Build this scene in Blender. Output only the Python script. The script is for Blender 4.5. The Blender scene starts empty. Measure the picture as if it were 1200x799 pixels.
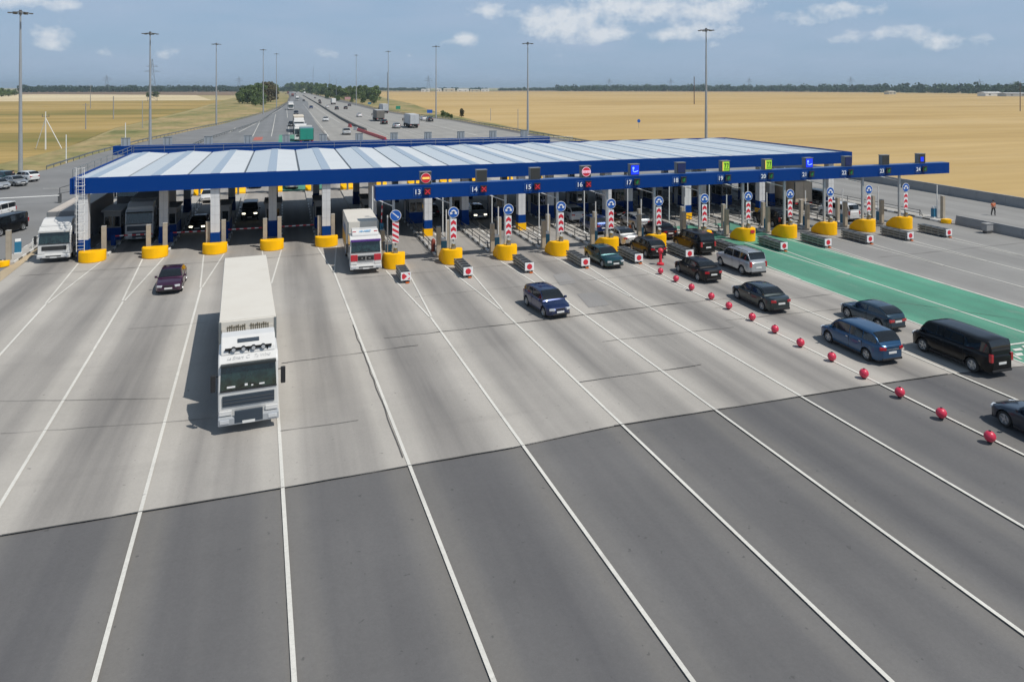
import bpy, math, random
import numpy as np
from mathutils import Vector, Matrix
random.seed(7)
S = bpy.context.scene
C = S.collection
PI = math.pi

# ---------------------------------------------------------------- camera
F_PX, VX, HY, CAM_H = 835.0, 332.0, 102.5, 15.0
YAW = math.atan((600 - VX) / F_PX)
cam = bpy.data.objects.new('camera', bpy.data.cameras.new('camera'))
C.objects.link(cam); S.camera = cam
cam.location = (0, 0, CAM_H)
cam.rotation_euler = (PI / 2, 0, -YAW)
cam.data.sensor_width = 36
cam.data.lens = 36 * F_PX / 1200
cam.data.shift_y = -(399.5 - HY) / 1200
cam.data.clip_start = 0.5
cam.data.clip_end = 40000

# ---------------------------------------------------------------- light
SUN_DIR = Vector((0.44, -0.45, 1.0)).normalized()       # towards the sun
ELEV = math.asin(SUN_DIR.z)
AZ = math.atan2(SUN_DIR.x, SUN_DIR.y)
W = bpy.data.worlds.new('World'); S.world = W; W.use_nodes = True
wn = W.node_tree.nodes; wl = W.node_tree.links
for n in list(wn): wn.remove(n)
def wnode(t, **k):
    n = wn.new(t)
    for a, b in k.items(): setattr(n, a, b)
    return n
wo = wnode('ShaderNodeOutputWorld'); bg = wnode('ShaderNodeBackground')
bg.inputs['Strength'].default_value = 0.088
wl.new(bg.outputs[0], wo.inputs[0])
sky = wnode('ShaderNodeTexSky', sky_type='NISHITA', sun_disc=False)
sky.sun_elevation = ELEV; sky.sun_rotation = AZ
sky.altitude = 50; sky.air_density = 1.0; sky.dust_density = 1.3; sky.ozone_density = 1.6
sun = bpy.data.objects.new('sun', bpy.data.lights.new('sun', 'SUN')); C.objects.link(sun)
sun.data.energy = 3.85; sun.data.angle = math.radians(0.55); sun.data.color = (1.0, 0.955, 0.88)
sun.rotation_euler = SUN_DIR.to_track_quat('Z', 'Y').to_euler()
sun.location = (40, -40, 120)
S.view_settings.view_transform = 'Standard'; S.view_settings.look = 'None'
S.view_settings.gamma = 1; S.view_settings.exposure = 0.0
S.view_settings.use_curve_mapping = False

# ---- clouds in the sky: soft patches by compass direction and elevation, broken up with noise
def wmath(op, a, b=None, c=None, clamp=False):
    n = wnode('ShaderNodeMath', operation=op); n.use_clamp = clamp
    for i, x in enumerate((a, b, c)):
        if x is None: continue
        if isinstance(x, (int, float)): n.inputs[i].default_value = x
        else: wl.new(x, n.inputs[i])
    return n.outputs[0]
tc = wnode('ShaderNodeTexCoord'); sep = wnode('ShaderNodeSeparateXYZ')
wl.new(tc.outputs['Generated'], sep.inputs[0])
X, Y, Z = sep.outputs
hyp = wmath('SQRT', wmath('ADD', wmath('MULTIPLY', X, X), wmath('MULTIPLY', Y, Y)))
az = wmath('ARCTAN2', X, Y); el = wmath('DIVIDE', Z, hyp)
comb = wnode('ShaderNodeCombineXYZ'); wl.new(az, comb.inputs[0]); wl.new(wmath('MULTIPLY', el, 1.35), comb.inputs[1])
nz = wnode('ShaderNodeTexNoise'); nz.inputs['Scale'].default_value = 34; nz.inputs['Detail'].default_value = 7
nz.inputs['Roughness'].default_value = .64
wl.new(comb.outputs[0], nz.inputs['Vector'])
nz2 = wnode('ShaderNodeTexNoise'); nz2.inputs['Scale'].default_value = 5.5; nz2.inputs['Detail'].default_value = 4
comb2 = wnode('ShaderNodeCombineXYZ'); wl.new(az, comb2.inputs[0]); wl.new(wmath('MULTIPLY', el, 4.5), comb2.inputs[1])
wl.new(comb2.outputs[0], nz2.inputs['Vector'])
# (azimuth deg from +Y, elevation deg, half width deg, half height deg, strength)
def sky_at(px, py):
    a = math.degrees(math.atan((px - 600) / F_PX) + YAW)
    d = math.hypot(F_PX, px - 600)
    return a, math.degrees(math.atan((HY - py) / d))
CL = [(62, 41, 20, 10, .8), (128, 60, 14, 6, .55), (195, 61, 12, 7, .7), (50, 56, 16, 5, .4), (385, 62, 18, 7, .6),
      (570, 14, 26, 9, .75), (540, 48, 22, 8, .85), (655, 26, 42, 20, 1.05), (710, 42, 22, 8, .7), (762, 9, 40, 14, .75), (850, 9, 46, 15, .82), (720, 4, 26, 8, .6),
      (800, 40, 50, 8, .75), (838, 54, 12, 4, .5), (985, 10, 34, 8, .55), (950, 22, 30, 7, .5), (1065, 36, 28, 6, .5), (1105, 46, 24, 5, .5),
      (1110, 57, 24, 5, .5), (1000, 44, 50, 8, .5), (60, 3, 60, 6, .5), (1160, 46, 26, 5, .4), (655, 66, 20, 5, .3), (15, 3, 30, 8, .5), (300, 72, 9, 3, .45), (430, 74, 12, 3, .4), (250, 40, 10, 3, .35), (480, 66, 9, 3, .4), (905, 66, 16, 3, .4), (1180, 66, 14, 4, .45), (735, 66, 9, 3, .4), (1030, 12, 14, 6, .45)]
tot = None
for px, py, w, h, s in CL:
    a, e = sky_at(px, py)
    w_, h_ = math.degrees(w / F_PX) * 1.0, math.degrees(h / F_PX) * 1.15
    da = wmath('MULTIPLY', wmath('SUBTRACT', az, math.radians(a)), 1 / math.radians(w_))
    de = wmath('MULTIPLY', wmath('SUBTRACT', el, math.tan(math.radians(e))), 1 / math.radians(h_))
    r2 = wmath('ADD', wmath('MULTIPLY', da, da), wmath('MULTIPLY', de, de))
    g = wmath('MULTIPLY', wmath('EXPONENT', wmath('MULTIPLY', r2, -0.75)), s)
    tot = g if tot is None else wmath('ADD', tot, g)
dens = wmath('MULTIPLY', wmath('SUBTRACT', wmath('ADD', tot, wmath('MULTIPLY', wmath('SUBTRACT', nz.outputs[0], .5), 1.7)), 0.40), 1.9, clamp=True)
dens = wmath('MULTIPLY', dens, wmath('MINIMUM', wmath('MULTIPLY', tot, 2.4), 1.0), clamp=True)
# thin veil everywhere and high behind the camera
veil = wmath('MULTIPLY', wmath('SUBTRACT', nz2.outputs[0], .36), 1.5, clamp=True)
mixv = wnode('ShaderNodeMix', data_type='RGBA'); mixc = wnode('ShaderNodeMix', data_type='RGBA')
flat = wnode('ShaderNodeMix', data_type='RGBA')
flat.inputs[0].default_value = .84
wl.new(sky.outputs[0], flat.inputs[6]); flat.inputs[7].default_value = (3.45, 4.95, 6.95, 1)
wl.new(veil, mixv.inputs[0]); wl.new(flat.outputs[2], mixv.inputs[6]); mixv.inputs[7].default_value = (4.6, 5.55, 7.2, 1)
wl.new(wmath('MULTIPLY', dens, .85), mixc.inputs[0]); wl.new(mixv.outputs[2], mixc.inputs[6]); mixc.inputs[7].default_value = (8.0, 8.4, 8.9, 1)
# the sky overhead is a deeper, darker blue than the hazy band above the horizon
mr_ = wnode('ShaderNodeMapRange', interpolation_type='SMOOTHSTEP'); mr_.inputs[1].default_value = .22; mr_.inputs[2].default_value = 1.1; mr_.inputs[3].default_value = 1.04; mr_.inputs[4].default_value = .50
wl.new(el, mr_.inputs[0])
vm = wnode('ShaderNodeVectorMath', operation='SCALE'); wl.new(mixc.outputs[2], vm.inputs[0]); wl.new(mr_.outputs[0], vm.inputs['Scale'])
wl.new(vm.outputs[0], bg.inputs[0])

# ---------------------------------------------------------------- small helpers
def G(px, py, h=0.0):
    """ground point seen at a pixel of the 1200 px photograph"""
    z = (CAM_H - h) * F_PX / (py - HY); r = (px - 600) / F_PX * z
    return (r * math.cos(YAW) + z * math.sin(YAW), z * math.cos(YAW) - r * math.sin(YAW))
def lin(c): return c / 12.92 if c <= .04045 else ((c + .055) / 1.055) ** 2.4
def srgb(r, g, b): return (lin(r / 255), lin(g / 255), lin(b / 255))

MATS = {}
def mat(name, rgb, rough=.6, metal=0.0, coat=0.0, spec=.5, dirt=0.0, dscale=1.2, bump=0.0, bscale=40, emit=None, es=1.0, dirtc=(.18, .16, .13)):
    if name in MATS: return MATS[name]
    m = bpy.data.materials.new(name); m.use_nodes = True; nt = m.node_tree; p = nt.nodes['Principled BSDF']
    p.inputs['Base Color'].default_value = (*rgb, 1); p.inputs['Roughness'].default_value = rough
    p.inputs['Metallic'].default_value = metal; p.inputs['Coat Weight'].default_value = coat
    p.inputs['Coat Roughness'].default_value = .06; p.inputs['Specular IOR Level'].default_value = spec
    t = nt.nodes.new('ShaderNodeTexCoord')
    if dirt > 0:
        n = nt.nodes.new('ShaderNodeTexNoise'); n.inputs['Scale'].default_value = dscale; n.inputs['Detail'].default_value = 6
        n.inputs['Roughness'].default_value = .65
        nt.links.new(t.outputs['Object'], n.inputs['Vector'])
        r = nt.nodes.new('ShaderNodeMapRange'); r.inputs[1].default_value = .42; r.inputs[2].default_value = .75; r.inputs[4].default_value = dirt
        nt.links.new(n.outputs[0], r.inputs[0])
        x = nt.nodes.new('ShaderNodeMix'); x.data_type = 'RGBA'; x.inputs[6].default_value = (*rgb, 1); x.inputs[7].default_value = (*dirtc, 1)
        nt.links.new(r.outputs[0], x.inputs[0]); nt.links.new(x.outputs[2], p.inputs['Base Color'])
    if bump > 0:
        n = nt.nodes.new('ShaderNodeTexNoise'); n.inputs['Scale'].default_value = bscale; n.inputs['Detail'].default_value = 4
        nt.links.new(t.outputs['Object'], n.inputs['Vector'])
        b = nt.nodes.new('ShaderNodeBump'); b.inputs['Strength'].default_value = bump; b.inputs['Distance'].default_value = .03
        nt.links.new(n.outputs[0], b.inputs['Height']); nt.links.new(b.outputs[0], p.inputs['Normal'])
    if emit: p.inputs['Emission Color'].default_value = (*emit, 1); p.inputs['Emission Strength'].default_value = es
    MATS[name] = m; return m

class MB:
    def __init__(s): s.v = []; s.f = []; s.m = []
    def add(s, vs, fs, m=0, M=None):
        b = len(s.v)
        s.v += [tuple(M @ Vector(v)) if M else tuple(v) for v in vs]
        s.f += [tuple(i + b for i in f) for f in fs]; s.m += [m] * len(fs); return s
    def box(s, x, y, z, sx, sy, sz, m=0, rz=0, M=None, tx=1, ty=1):
        """box by centre of its base (x, y, z) and size; tx, ty taper the top"""
        hx, hy = sx / 2, sy / 2; c, n = math.cos(rz), math.sin(rz)
        vs = []
        for k, (ax, ay) in ((0, (1, 1)), (sz, (tx, ty))):
            for px, py in ((-hx, -hy), (hx, -hy), (hx, hy), (-hx, hy)):
                px *= ax; py *= ay
                vs.append((x + px * c - py * n, y + px * n + py * c, z + k))
        return s.add(vs, [(0, 3, 2, 1), (4, 5, 6, 7), (0, 1, 5, 4), (1, 2, 6, 5), (2, 3, 7, 6), (3, 0, 4, 7)], m, M)
    def tube(s, p0, p1, r0, r1=None, n=10, m=0, cap=True, M=None):
        r1 = r0 if r1 is None else r1; a = Vector(p0); b = Vector(p1); d = (b - a).normalized()
        u = d.orthogonal().normalized(); w = d.cross(u); vs = []
        for p, r in ((a, r0), (b, r1)):
            for i in range(n):
                t = 2 * PI * i / n; vs.append(p + u * math.cos(t) * r + w * math.sin(t) * r)
        fs = [(i, (i + 1) % n, n + (i + 1) % n, n + i) for i in range(n)]
        if cap: fs += [tuple(range(n - 1, -1, -1)), tuple(range(n, 2 * n))]
        return s.add(vs, fs, m, M)
    def lathe(s, prof, n=20, axis='z', m=0, M=None):
        """prof: list of (r, h)"""
        vs = []
        for r, h in prof:
            for i in range(n):
                t = 2 * PI * i / n; a, b = r * math.cos(t), r * math.sin(t)
                vs.append((a, b, h) if axis == 'z' else (h, a, b) if axis == 'x' else (b, h, a))
        fs = []
        for j in range(len(prof) - 1):
            for i in range(n):
                fs.append((j * n + i, j * n + (i + 1) % n, (j + 1) * n + (i + 1) % n, (j + 1) * n + i))
        fs.append(tuple(range(n - 1, -1, -1))); fs.append(tuple((len(prof) - 1) * n + i for i in range(n)))
        return s.add(vs, fs, m, M)
    def prism(s, pts, z0, z1, m=0, M=None):
        n = len(pts); vs = [(x, y, z0) for x, y in pts] + [(x, y, z1) for x, y in pts]
        return s.add(vs, [tuple(range(n - 1, -1, -1)), tuple(range(n, 2 * n))] + [(i, (i + 1) % n, n + (i + 1) % n, n + i) for i in range(n)], m, M)
    def sideprism(s, pts, x0, x1, m=0, M=None):
        """profile of (y, z) extruded along x"""
        n = len(pts); vs = [(x0, y, z) for y, z in pts] + [(x1, y, z) for y, z in pts]
        return s.add(vs, [tuple(range(n)), tuple(range(2 * n - 1, n - 1, -1))] + [(i, n + i, n + (i + 1) % n, (i + 1) % n) for i in range(n)], m, M)
    def grid(s, P, m=0, M=None):
        """P[i][j] points"""
        a, b = len(P), len(P[0]); vs = [p for r in P for p in r]
        return s.add(vs, [(i * b + j, i * b + j + 1, (i + 1) * b + j + 1, (i + 1) * b + j) for i in range(a - 1) for j in range(b - 1)], m, M)
    def build(s, name, mats, parent=None, smooth=None, bevel=0.0, seg=2, fix=True):
        me = bpy.data.meshes.new(name); me.from_pydata([tuple(v) for v in s.v], [], s.f)
        if not isinstance(mats, (list, tuple)): mats = [mats]
        for m in mats:
            if m: me.materials.append(m)
        me.polygons.foreach_set('material_index', s.m)
        if fix:
            import bmesh
            bm = bmesh.new(); bm.from_mesh(me); bmesh.ops.recalc_face_normals(bm, faces=bm.faces); bm.to_mesh(me); bm.free()
        if smooth is not None:
            me.polygons.foreach_set('use_smooth', [True] * len(me.polygons)); me.set_sharp_from_angle(angle=math.radians(smooth))
        me.update()
        o = bpy.data.objects.new(name, me); C.objects.link(o)
        if parent: o.parent = parent
        if bevel:
            b = o.modifiers.new('bevel', 'BEVEL'); b.width = bevel; b.segments = seg; b.limit_method = 'ANGLE'; b.angle_limit = math.radians(40)
        return o
def tag(o, label=None, cat=None, group=None, kind=None):
    if label: o['label'] = label
    if cat: o['category'] = cat
    if group: o['group'] = group
    if kind: o['kind'] = kind
    return o
def thing(name, label, cat, loc=(0, 0, 0), rz=0, group=None):
    o = bpy.data.objects.new(name, None); C.objects.link(o); o.location = loc; o.rotation_euler = (0, 0, rz)
    o.empty_display_size = .3
    return tag(o, label, cat, group)
def copy_tree(o, parent=None):
    c = o.copy(); C.objects.link(c); c.parent = parent
    for ch in o.children: copy_tree(ch, c)
    return c
def dup(root, loc, rz, label, group=None):
    r = copy_tree(root); r.location = loc; r.rotation_euler = (0, 0, rz); r['label'] = label
    if group: r['group'] = group
    return r
def text_mb(txt, size, M, extrude=.006, shear=0.0, m=0, mb=None, space=1.0, bold=0.0):
    cu = bpy.data.curves.new('lettering', 'FONT'); cu.body = txt; cu.size = size; cu.extrude = extrude; cu.shear = shear
    cu.align_x = 'CENTER'; cu.align_y = 'CENTER'; cu.space_character = space; cu.offset = bold
    o = bpy.data.objects.new('lettering', cu); C.objects.link(o)
    dg = bpy.context.evaluated_depsgraph_get(); me = bpy.data.meshes.new_from_object(o.evaluated_get(dg))
    mb = mb or MB(); mb.add([v.co[:] for v in me.vertices], [tuple(p.vertices) for p in me.polygons], m, M)
    bpy.data.objects.remove(o); bpy.data.curves.remove(cu); bpy.data.meshes.remove(me)
    return mb
ORD = ['first', 'second', 'third', 'fourth', 'fifth', 'sixth', 'seventh', 'eighth', 'ninth', 'tenth', 'eleventh', 'twelfth', 'thirteenth', 'fourteenth',
       'fifteenth', 'sixteenth', 'seventeenth', 'eighteenth', 'nineteenth', 'twentieth', 'twenty-first', 'twenty-second', 'twenty-third', 'twenty-fourth']

# lane grid of the toll plaza
PITCH = 4.93
def xk(k): return 3.92 + PITCH * k
def lx(k, y): return xk(k) + max(0.0, 60 - y) * (.027 - .004 * k)
def lane(k, y): return (lx(k, y) + lx(k + 1, y)) / 2       # lane centre right of island k

# ---------------------------------------------------------------- ground materials
def ground_mat(name, base, var=.12, tracks=0.0, trackc=None, rough=.9, edge=None, stain=.25, stainc=(.05, .05, .05), fine=.1, period=True, lightc=None, spec=.25):
    m = bpy.data.materials.new(name); m.use_nodes = True; nt = m.node_tree; N = nt.nodes; L = nt.links; p = N['Principled BSDF']
    p.inputs['Roughness'].default_value = rough; p.inputs['Specular IOR Level'].default_value = spec
    t = N.new('ShaderNodeTexCoord')
    def math_(op, a, b=None, clamp=False):
        n = N.new('ShaderNodeMath'); n.operation = op; n.use_clamp = clamp
        for i, x in enumerate((a, b)):
            if x is None: continue
            if isinstance(x, (int, float)): n.inputs[i].default_value = x
            else: L.new(x, n.inputs[i])
        return n.outputs[0]
    def noise(scale, det=5, sc=(1, 1, 1), rough=.6):
        mp = N.new('ShaderNodeMapping'); mp.inputs['Scale'].default_value = sc; L.new(t.outputs['Object'], mp.inputs[0])
        n = N.new('ShaderNodeTexNoise'); n.inputs['Scale'].default_value = scale; n.inputs['Detail'].default_value = det; n.inputs['Roughness'].default_value = rough
        L.new(mp.outputs[0], n.inputs['Vector']); return n.outputs[0]
    def mixc(f, a, b):
        n = N.new('ShaderNodeMix'); n.data_type = 'RGBA'
        for i, x in ((0, f), (6, a), (7, b)):
            if isinstance(x, tuple): n.inputs[i].default_value = (*x, 1)
            elif isinstance(x, (int, float)): n.inputs[i].default_value = x
            else: L.new(x, n.inputs[i])
        return n.outputs[2]
    lo = tuple(c * (1 - var) for c in base); hi = tuple(c * (1 + var) for c in base)
    col = mixc(math_('MULTIPLY', math_('SUBTRACT', noise(.12, 6), .3), 2.4, True), lo, hi)
    if tracks:
        sp = N.new('ShaderNodeSeparateXYZ'); L.new(t.outputs['Object'], sp.inputs[0])
        dx = math_('SUBTRACT', sp.outputs[0], 3.92)
        sl = math_('SUBTRACT', .027, math_('MULTIPLY', dx, .0008))
        far = math_('MAXIMUM', math_('SUBTRACT', 60, sp.outputs[1]), 0)
        xx = math_('SUBTRACT', dx, math_('MULTIPLY', far, sl))
        wob = math_('MULTIPLY', math_('SUBTRACT', noise(.05, 2, (1, .6, 1)), .5), 1.6)
        u = math_('DIVIDE', math_('ADD', xx, wob), PITCH)
        c1 = math_('COSINE', math_('MULTIPLY', u, 2 * PI))           # 1 on the lane lines, -1 mid-lane
        mid = math_('MULTIPLY', math_('SUBTRACT', 0.30, c1), 1.1, True)
        st = math_('MULTIPLY', math_('SUBTRACT', noise(1.0, 5, (.9, .035, 1), .55), .32), 2.6, True)   # long streaks
        big = math_('MULTIPLY', math_('SUBTRACT', noise(1.0, 3, (.17, .02, 1)), .24), 2.3, True)
        f = math_('MULTIPLY', math_('MULTIPLY', mid, math_('ADD', math_('MULTIPLY', st, .55), .45)), math_('MULTIPLY', big, tracks), True)
        col = mixc(f, col, trackc)
        if lightc:
            e = math_('MULTIPLY', math_('SUBTRACT', c1, .15), 1.0, True)
            col = mixc(math_('MULTIPLY', math_('MULTIPLY', e, st), .55), col, lightc)
        # narrow tyre streaks
        c2 = math_('COSINE', math_('MULTIPLY', u, 4 * PI))
        tr = math_('MULTIPLY', math_('SUBTRACT', c2, -.1), -1.0, True)
        tr = math_('MULTIPLY', tr, math_('MULTIPLY', noise(1.0, 4, (2.5, .05, 1)), .45))
        col = mixc(math_('MULTIPLY', tr, tracks), col, trackc)
    # blotches and grain
    b = math_('MULTIPLY', math_('SUBTRACT', noise(.55, 7, (1, .5, 1), .7), .56), 5, True)
    col = mixc(math_('MULTIPLY', b, stain), col, stainc)
    sp2 = math_('MULTIPLY', math_('SUBTRACT', noise(3.2, 2), .70), 22, True)
    col = mixc(math_('MULTIPLY', sp2, .55), col, stainc)
    cross = math_('MULTIPLY', math_('SUBTRACT', noise(1.0, 4, (.05, .5, 1)), .60), 5, True)
    col = mixc(math_('MULTIPLY', cross, .22), col, stainc)
    g = noise(9, 3); hs = N.new('ShaderNodeHueSaturation'); L.new(col, hs.inputs['Color'])
    L.new(math_('ADD', math_('MULTIPLY', math_('SUBTRACT', g, .5), fine * 2), 1.0), hs.inputs['Value'])
    g2 = noise(42, 2); hs2 = N.new('ShaderNodeHueSaturation'); L.new(hs.outputs[0], hs2.inputs['Color']); L.new(math_('ADD', math_('MULTIPLY', math_('SUBTRACT', g2, .5), .30), 1.0), hs2.inputs['Value']); hs = hs2
    L.new(hs.outputs[0], p.inputs['Base Color'])
    bp = N.new('ShaderNodeBump'); bp.inputs['Strength'].default_value = .25; bp.inputs['Distance'].default_value = .01
    L.new(noise(60, 3), bp.inputs['Height']); L.new(bp.outputs[0], p.inputs['Normal'])
    return m

M_asph = ground_mat('dark_asphalt', (.156, .152, .150), .12, .9, (.078, .078, .086), lightc=(.215, .198, .172), stain=.10, stainc=(.07, .07, .07), fine=.10)
M_conc = ground_mat('pale_concrete', (.40, .376, .345), .13, 1.08, (.135, .13, .128), lightc=(.45, .425, .38), stain=.16, stainc=(.17, .16, .15), fine=.09)
M_grey = ground_mat('grey_asphalt', (.27, .265, .255), .12, .6, (.19, .185, .18), stain=.15, stainc=(.15, .15, .15), fine=.08)
M_side = ground_mat('side_asphalt', (.205, .205, .205), .14, 0, stain=.25, stainc=(.13, .13, .13), fine=.08)
M_road = ground_mat('highway_asphalt', (.200, .205, .210), .12, .5, (.14, .145, .15), stain=.12, stainc=(.12, .12, .12), fine=.05)
M_roadl = ground_mat('pale_highway', (.31, .30, .28), .12, .5, (.22, .215, .205), stain=.12, stainc=(.16, .16, .16), fine=.05)
M_green = ground_mat('green_paint', (.085, .275, .19), .22, 1.0, (.085, .185, .145), lightc=(.20, .36, .28), stain=.75, stainc=(.19, .27, .22), fine=.18)
M_paint = ground_mat('road_paint', (.62, .605, .56), .12, 0, stain=.8, stainc=(.34, .32, .30), fine=.2)
M_ochre = ground_mat('ochre_strip', (.46, .37, .25), .15, 0, stain=.4, stainc=(.3, .26, .2), fine=.12)
M_patch = ground_mat('repair_patch', (.26, .252, .245), .12, 0, stain=.3, stainc=(.12, .12, .12), fine=.1)
M_joint = mat('joint_tar', (.10, .095, .09), .9)

def field_mat(name, cols, sc, stretch=(.004, .03, 1), detail=6, fine=.12, fs=(.3, 1.2, 1), dots=None):
    m = bpy.data.materials.new(name); m.use_nodes = True; nt = m.node_tree; N = nt.nodes; L = nt.links; p = N['Principled BSDF']
    p.inputs['Roughness'].default_value = 1; p.inputs['Specular IOR Level'].default_value = .05
    t = N.new('ShaderNodeTexCoord')
    mp = N.new('ShaderNodeMapping'); mp.inputs['Scale'].default_value = stretch; L.new(t.outputs['Object'], mp.inputs[0])
    n = N.new('ShaderNodeTexNoise'); n.inputs['Scale'].default_value = sc; n.inputs['Detail'].default_value = detail; n.inputs['Roughness'].default_value = .62
    L.new(mp.outputs[0], n.inputs['Vector'])
    r = N.new('ShaderNodeValToRGB'); L.new(n.outputs[0], r.inputs[0]); cr = r.color_ramp
    while len(cr.elements) < len(cols): cr.elements.new(.5)
    for e, (pos, c) in zip(cr.elements, cols): e.position = pos; e.color = (*c, 1)
    mp2 = N.new('ShaderNodeMapping'); mp2.inputs['Scale'].default_value = fs; L.new(t.outputs['Object'], mp2.inputs[0])
    n2 = N.new('ShaderNodeTexNoise'); n2.inputs['Scale'].default_value = 1; n2.inputs['Detail'].default_value = 5; L.new(mp2.outputs[0], n2.inputs['Vector'])
    mr = N.new('ShaderNodeMapRange'); mr.inputs[1].default_value = .25; mr.inputs[2].default_value = .75; mr.inputs[3].default_value = 1 - fine; mr.inputs[4].default_value = 1 + fine
    L.new(n2.outputs[0], mr.inputs[0])
    hs = N.new('ShaderNodeHueSaturation'); L.new(r.outputs[0], hs.inputs['Color']); L.new(mr.outputs[0], hs.inputs['Value'])
    L.new(hs.outputs[0], p.inputs['Base Color']); return m
M_wheat = field_mat('wheat_stubble', [(.30, (.38, .262, .115)), (.45, (.44, .31, .138)), (.55, (.48, .345, .165)), (.72, (.52, .385, .20))], 1, (.004, .022, 1), 7, .10, (.02, .25, 1))
M_lfield = field_mat('ripening_field', [(.30, (.17, .165, .06)), (.40, (.25, .20, .075)), (.52, (.37, .265, .105)), (.70, (.42, .31, .14))], 1, (.006, .022, 1), 7, .16, (.04, .3, 1))
M_verge = field_mat('dry_grass_verge', [(.30, (.13, .15, .06)), (.45, (.24, .22, .10)), (.58, (.35, .27, .14)), (.72, (.42, .30, .18))], 1, (.05, .03, 1), 7, .2, (.5, .3, 1))
M_ground = field_mat('open_country', [(.3, (.26, .25, .11)), (.5, (.38, .31, .17)), (.7, (.46, .39, .22))], 1, (.0006, .0018, 1), 5, .1)
M_brown = field_mat('ploughed_strip', [(.3, (.17, .12, .085)), (.6, (.24, .175, .12)), (.8, (.30, .22, .15))], 1, (.002, .01, 1), 4, .1)
M_gstrip = field_mat('green_strip', [(.3, (.17, .19, .09)), (.6, (.27, .28, .14)), (.8, (.40, .36, .2))], 1, (.002, .008, 1), 4, .1)
M_pale = field_mat('pale_cut_field', [(.3, (.52, .42, .26)), (.6, (.62, .52, .34)), (.8, (.66, .58, .40))], 1, (.003, .01, 1), 4, .1)

def sheet(name, pts, z, m, kind='structure', thick=0.0):
    mb = MB()
    if thick: mb.prism(pts, z - thick, z)
    else: mb.add([(x, y, z) for x, y in pts], [tuple(range(len(pts)))])
    o = mb.build(name, m, fix=bool(thick))
    if not thick and o.data.polygons[0].normal.z < 0: o.data.flip_normals()
    return tag(o, kind=kind)

# ---------------------------------------------------------------- ground, fields, roads
sheet('ground', [(-16000, -400), (16000, -400), (16000, 18000), (-16000, 18000)], -.40, M_ground)
# fields on the right: stubble, then strips of other crops before the far trees
edge_r = [(92, 30), (90, 60), (91, 104), (79, 160), (77.5, 213), (76.5, 272), (76.5, 318), (66, 397), (62, 478), (64, 622), (66, 830), (80, 1500)]
wheat = [(100, -60)] + [(x + 2.5, y) for x, y in edge_r[:7]] + [(84, 397), (112, 640), (128, 872), (190, 1600), (330, 2500), (850, 2480), (1500, 1900), (1560, 1150), (1560, -60)]
sheet('stubble_field', wheat, -.30, M_wheat)
sheet('ploughed_field', [(150, 1900), (330, 2510), (850, 2490), (1500, 1900), (1900, 1330), (2300, 1650), (1900, 2500), (1200, 3300), (350, 3500)], -.32, M_brown)
sheet('far_crop_field', [(330, 3100), (1200, 3100), (1800, 2450), (2230, 1650), (2900, 2200), (2200, 3500), (1300, 5200), (350, 5200)], -.31, M_gstrip)
# fields on the left
sheet('ripening_field', [(-46, -60), (-47, 140), (-60, 300), (-60, 520), (-66, 900), (-180, 900), (-700, 880), (-1400, 700), (-1400, -60)], -.30, M_lfield)
sheet('pale_field', [(-80, 905), (-160, 1500), (-500, 1800), (-1100, 1500), (-1400, 705), (-700, 890), (-180, 910)], -.305, M_pale)
sheet('far_ploughed_field', [(-90, 1450), (-160, 3200), (-1500, 3000), (-2200, 1500), (-1100, 1500), (-500, 1800), (-160, 1500)], -.33, M_brown)
# verges
out_l = [(-110, -40), (-70, 60), (-50, 118), (-45.4, 140.4), (-41.2, 150), (-40.5, 180), (-37.5, 215), (-31.1, 265.4), (-23.5, 317), (-16, 385), (-10.7, 449), (-3.5, 560), (3.5, 750), (9, 1200), (14, 2600)]
vl = [(x + .5, y) for x, y in out_l[2:]] + [(-70, 2600), (-66, 900), (-55, 520), (-58, 300), (-52, 200), (-56, 118)]
sheet('left_verge', vl, -.22, M_verge)
vr = [(x - .5, y) for x, y in edge_r] + [(100, 2600), (235, 2600), (128, 900), (110, 640), (90, 430), (85, 318), (83, 213), (86, 165), (97, 104), (97, 30)]
sheet('right_verge', vr, -.22, M_verge)
# paved area
paved = list(out_l) + [(34, 2600), (60, 2600), (62, 1500)] + [(x, y) for x, y in reversed(edge_r[:-1])] + [(92, -40)]
sheet('asphalt_plaza', paved, -.06, M_asph, thick=.25)
sheet('side_road', [(-110, -39), (-70, 60), (-50, 118), (-45.4, 140.4), (-41.2, 150), (-40.5, 180), (-31.1, 265.4), (-23.5, 317), (-10.7, 449), (-5, 520), (-2, 545), (-9.5, 328), (-15, 271), (-21, 217), (-24.5, 150), (-21.6, 100), (-20.6, 60), (-20.2, 28), (-22, -39)], -.045, M_side)
sheet('toll_plaza_concrete', [(-20.1, 27.6), (-9, 28.0), (0, 28.1), (9.1, 28.3), (14, 28.75), (27.6, 28.7), (33.2, 28.6), (38, 28.2), (48.4, 27.8), (49, 128), (30, 150), (-22, 150), (-21.8, 100), (-20.9, 60)], -.03, M_conc)
sheet('right_plaza', [(48.3, 4), (91, 4), (90, 60), (91, 104), (84, 130), (49, 130), (48.45, 60)], -.026, M_grey)
sheet('left_carriageway', [(-22, 150.5), (-21, 217), (-15, 271), (-9.5, 328), (-1.2, 560), (5.7, 750), (12, 1200), (20, 2600), (27, 2600), (24, 750), (15, 450), (13, 300), (11.5, 150.5)], -.035, M_road)
sheet('left_fast_lanes', [(12.5, 150.3), (13, 300), (15, 450), (24, 750), (28, 2600), (36, 2600), (29.5, 700), (25.6, 342), (26, 281), (27, 247), (28, 205), (29, 150.3)], -.032, M_roadl)
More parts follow.
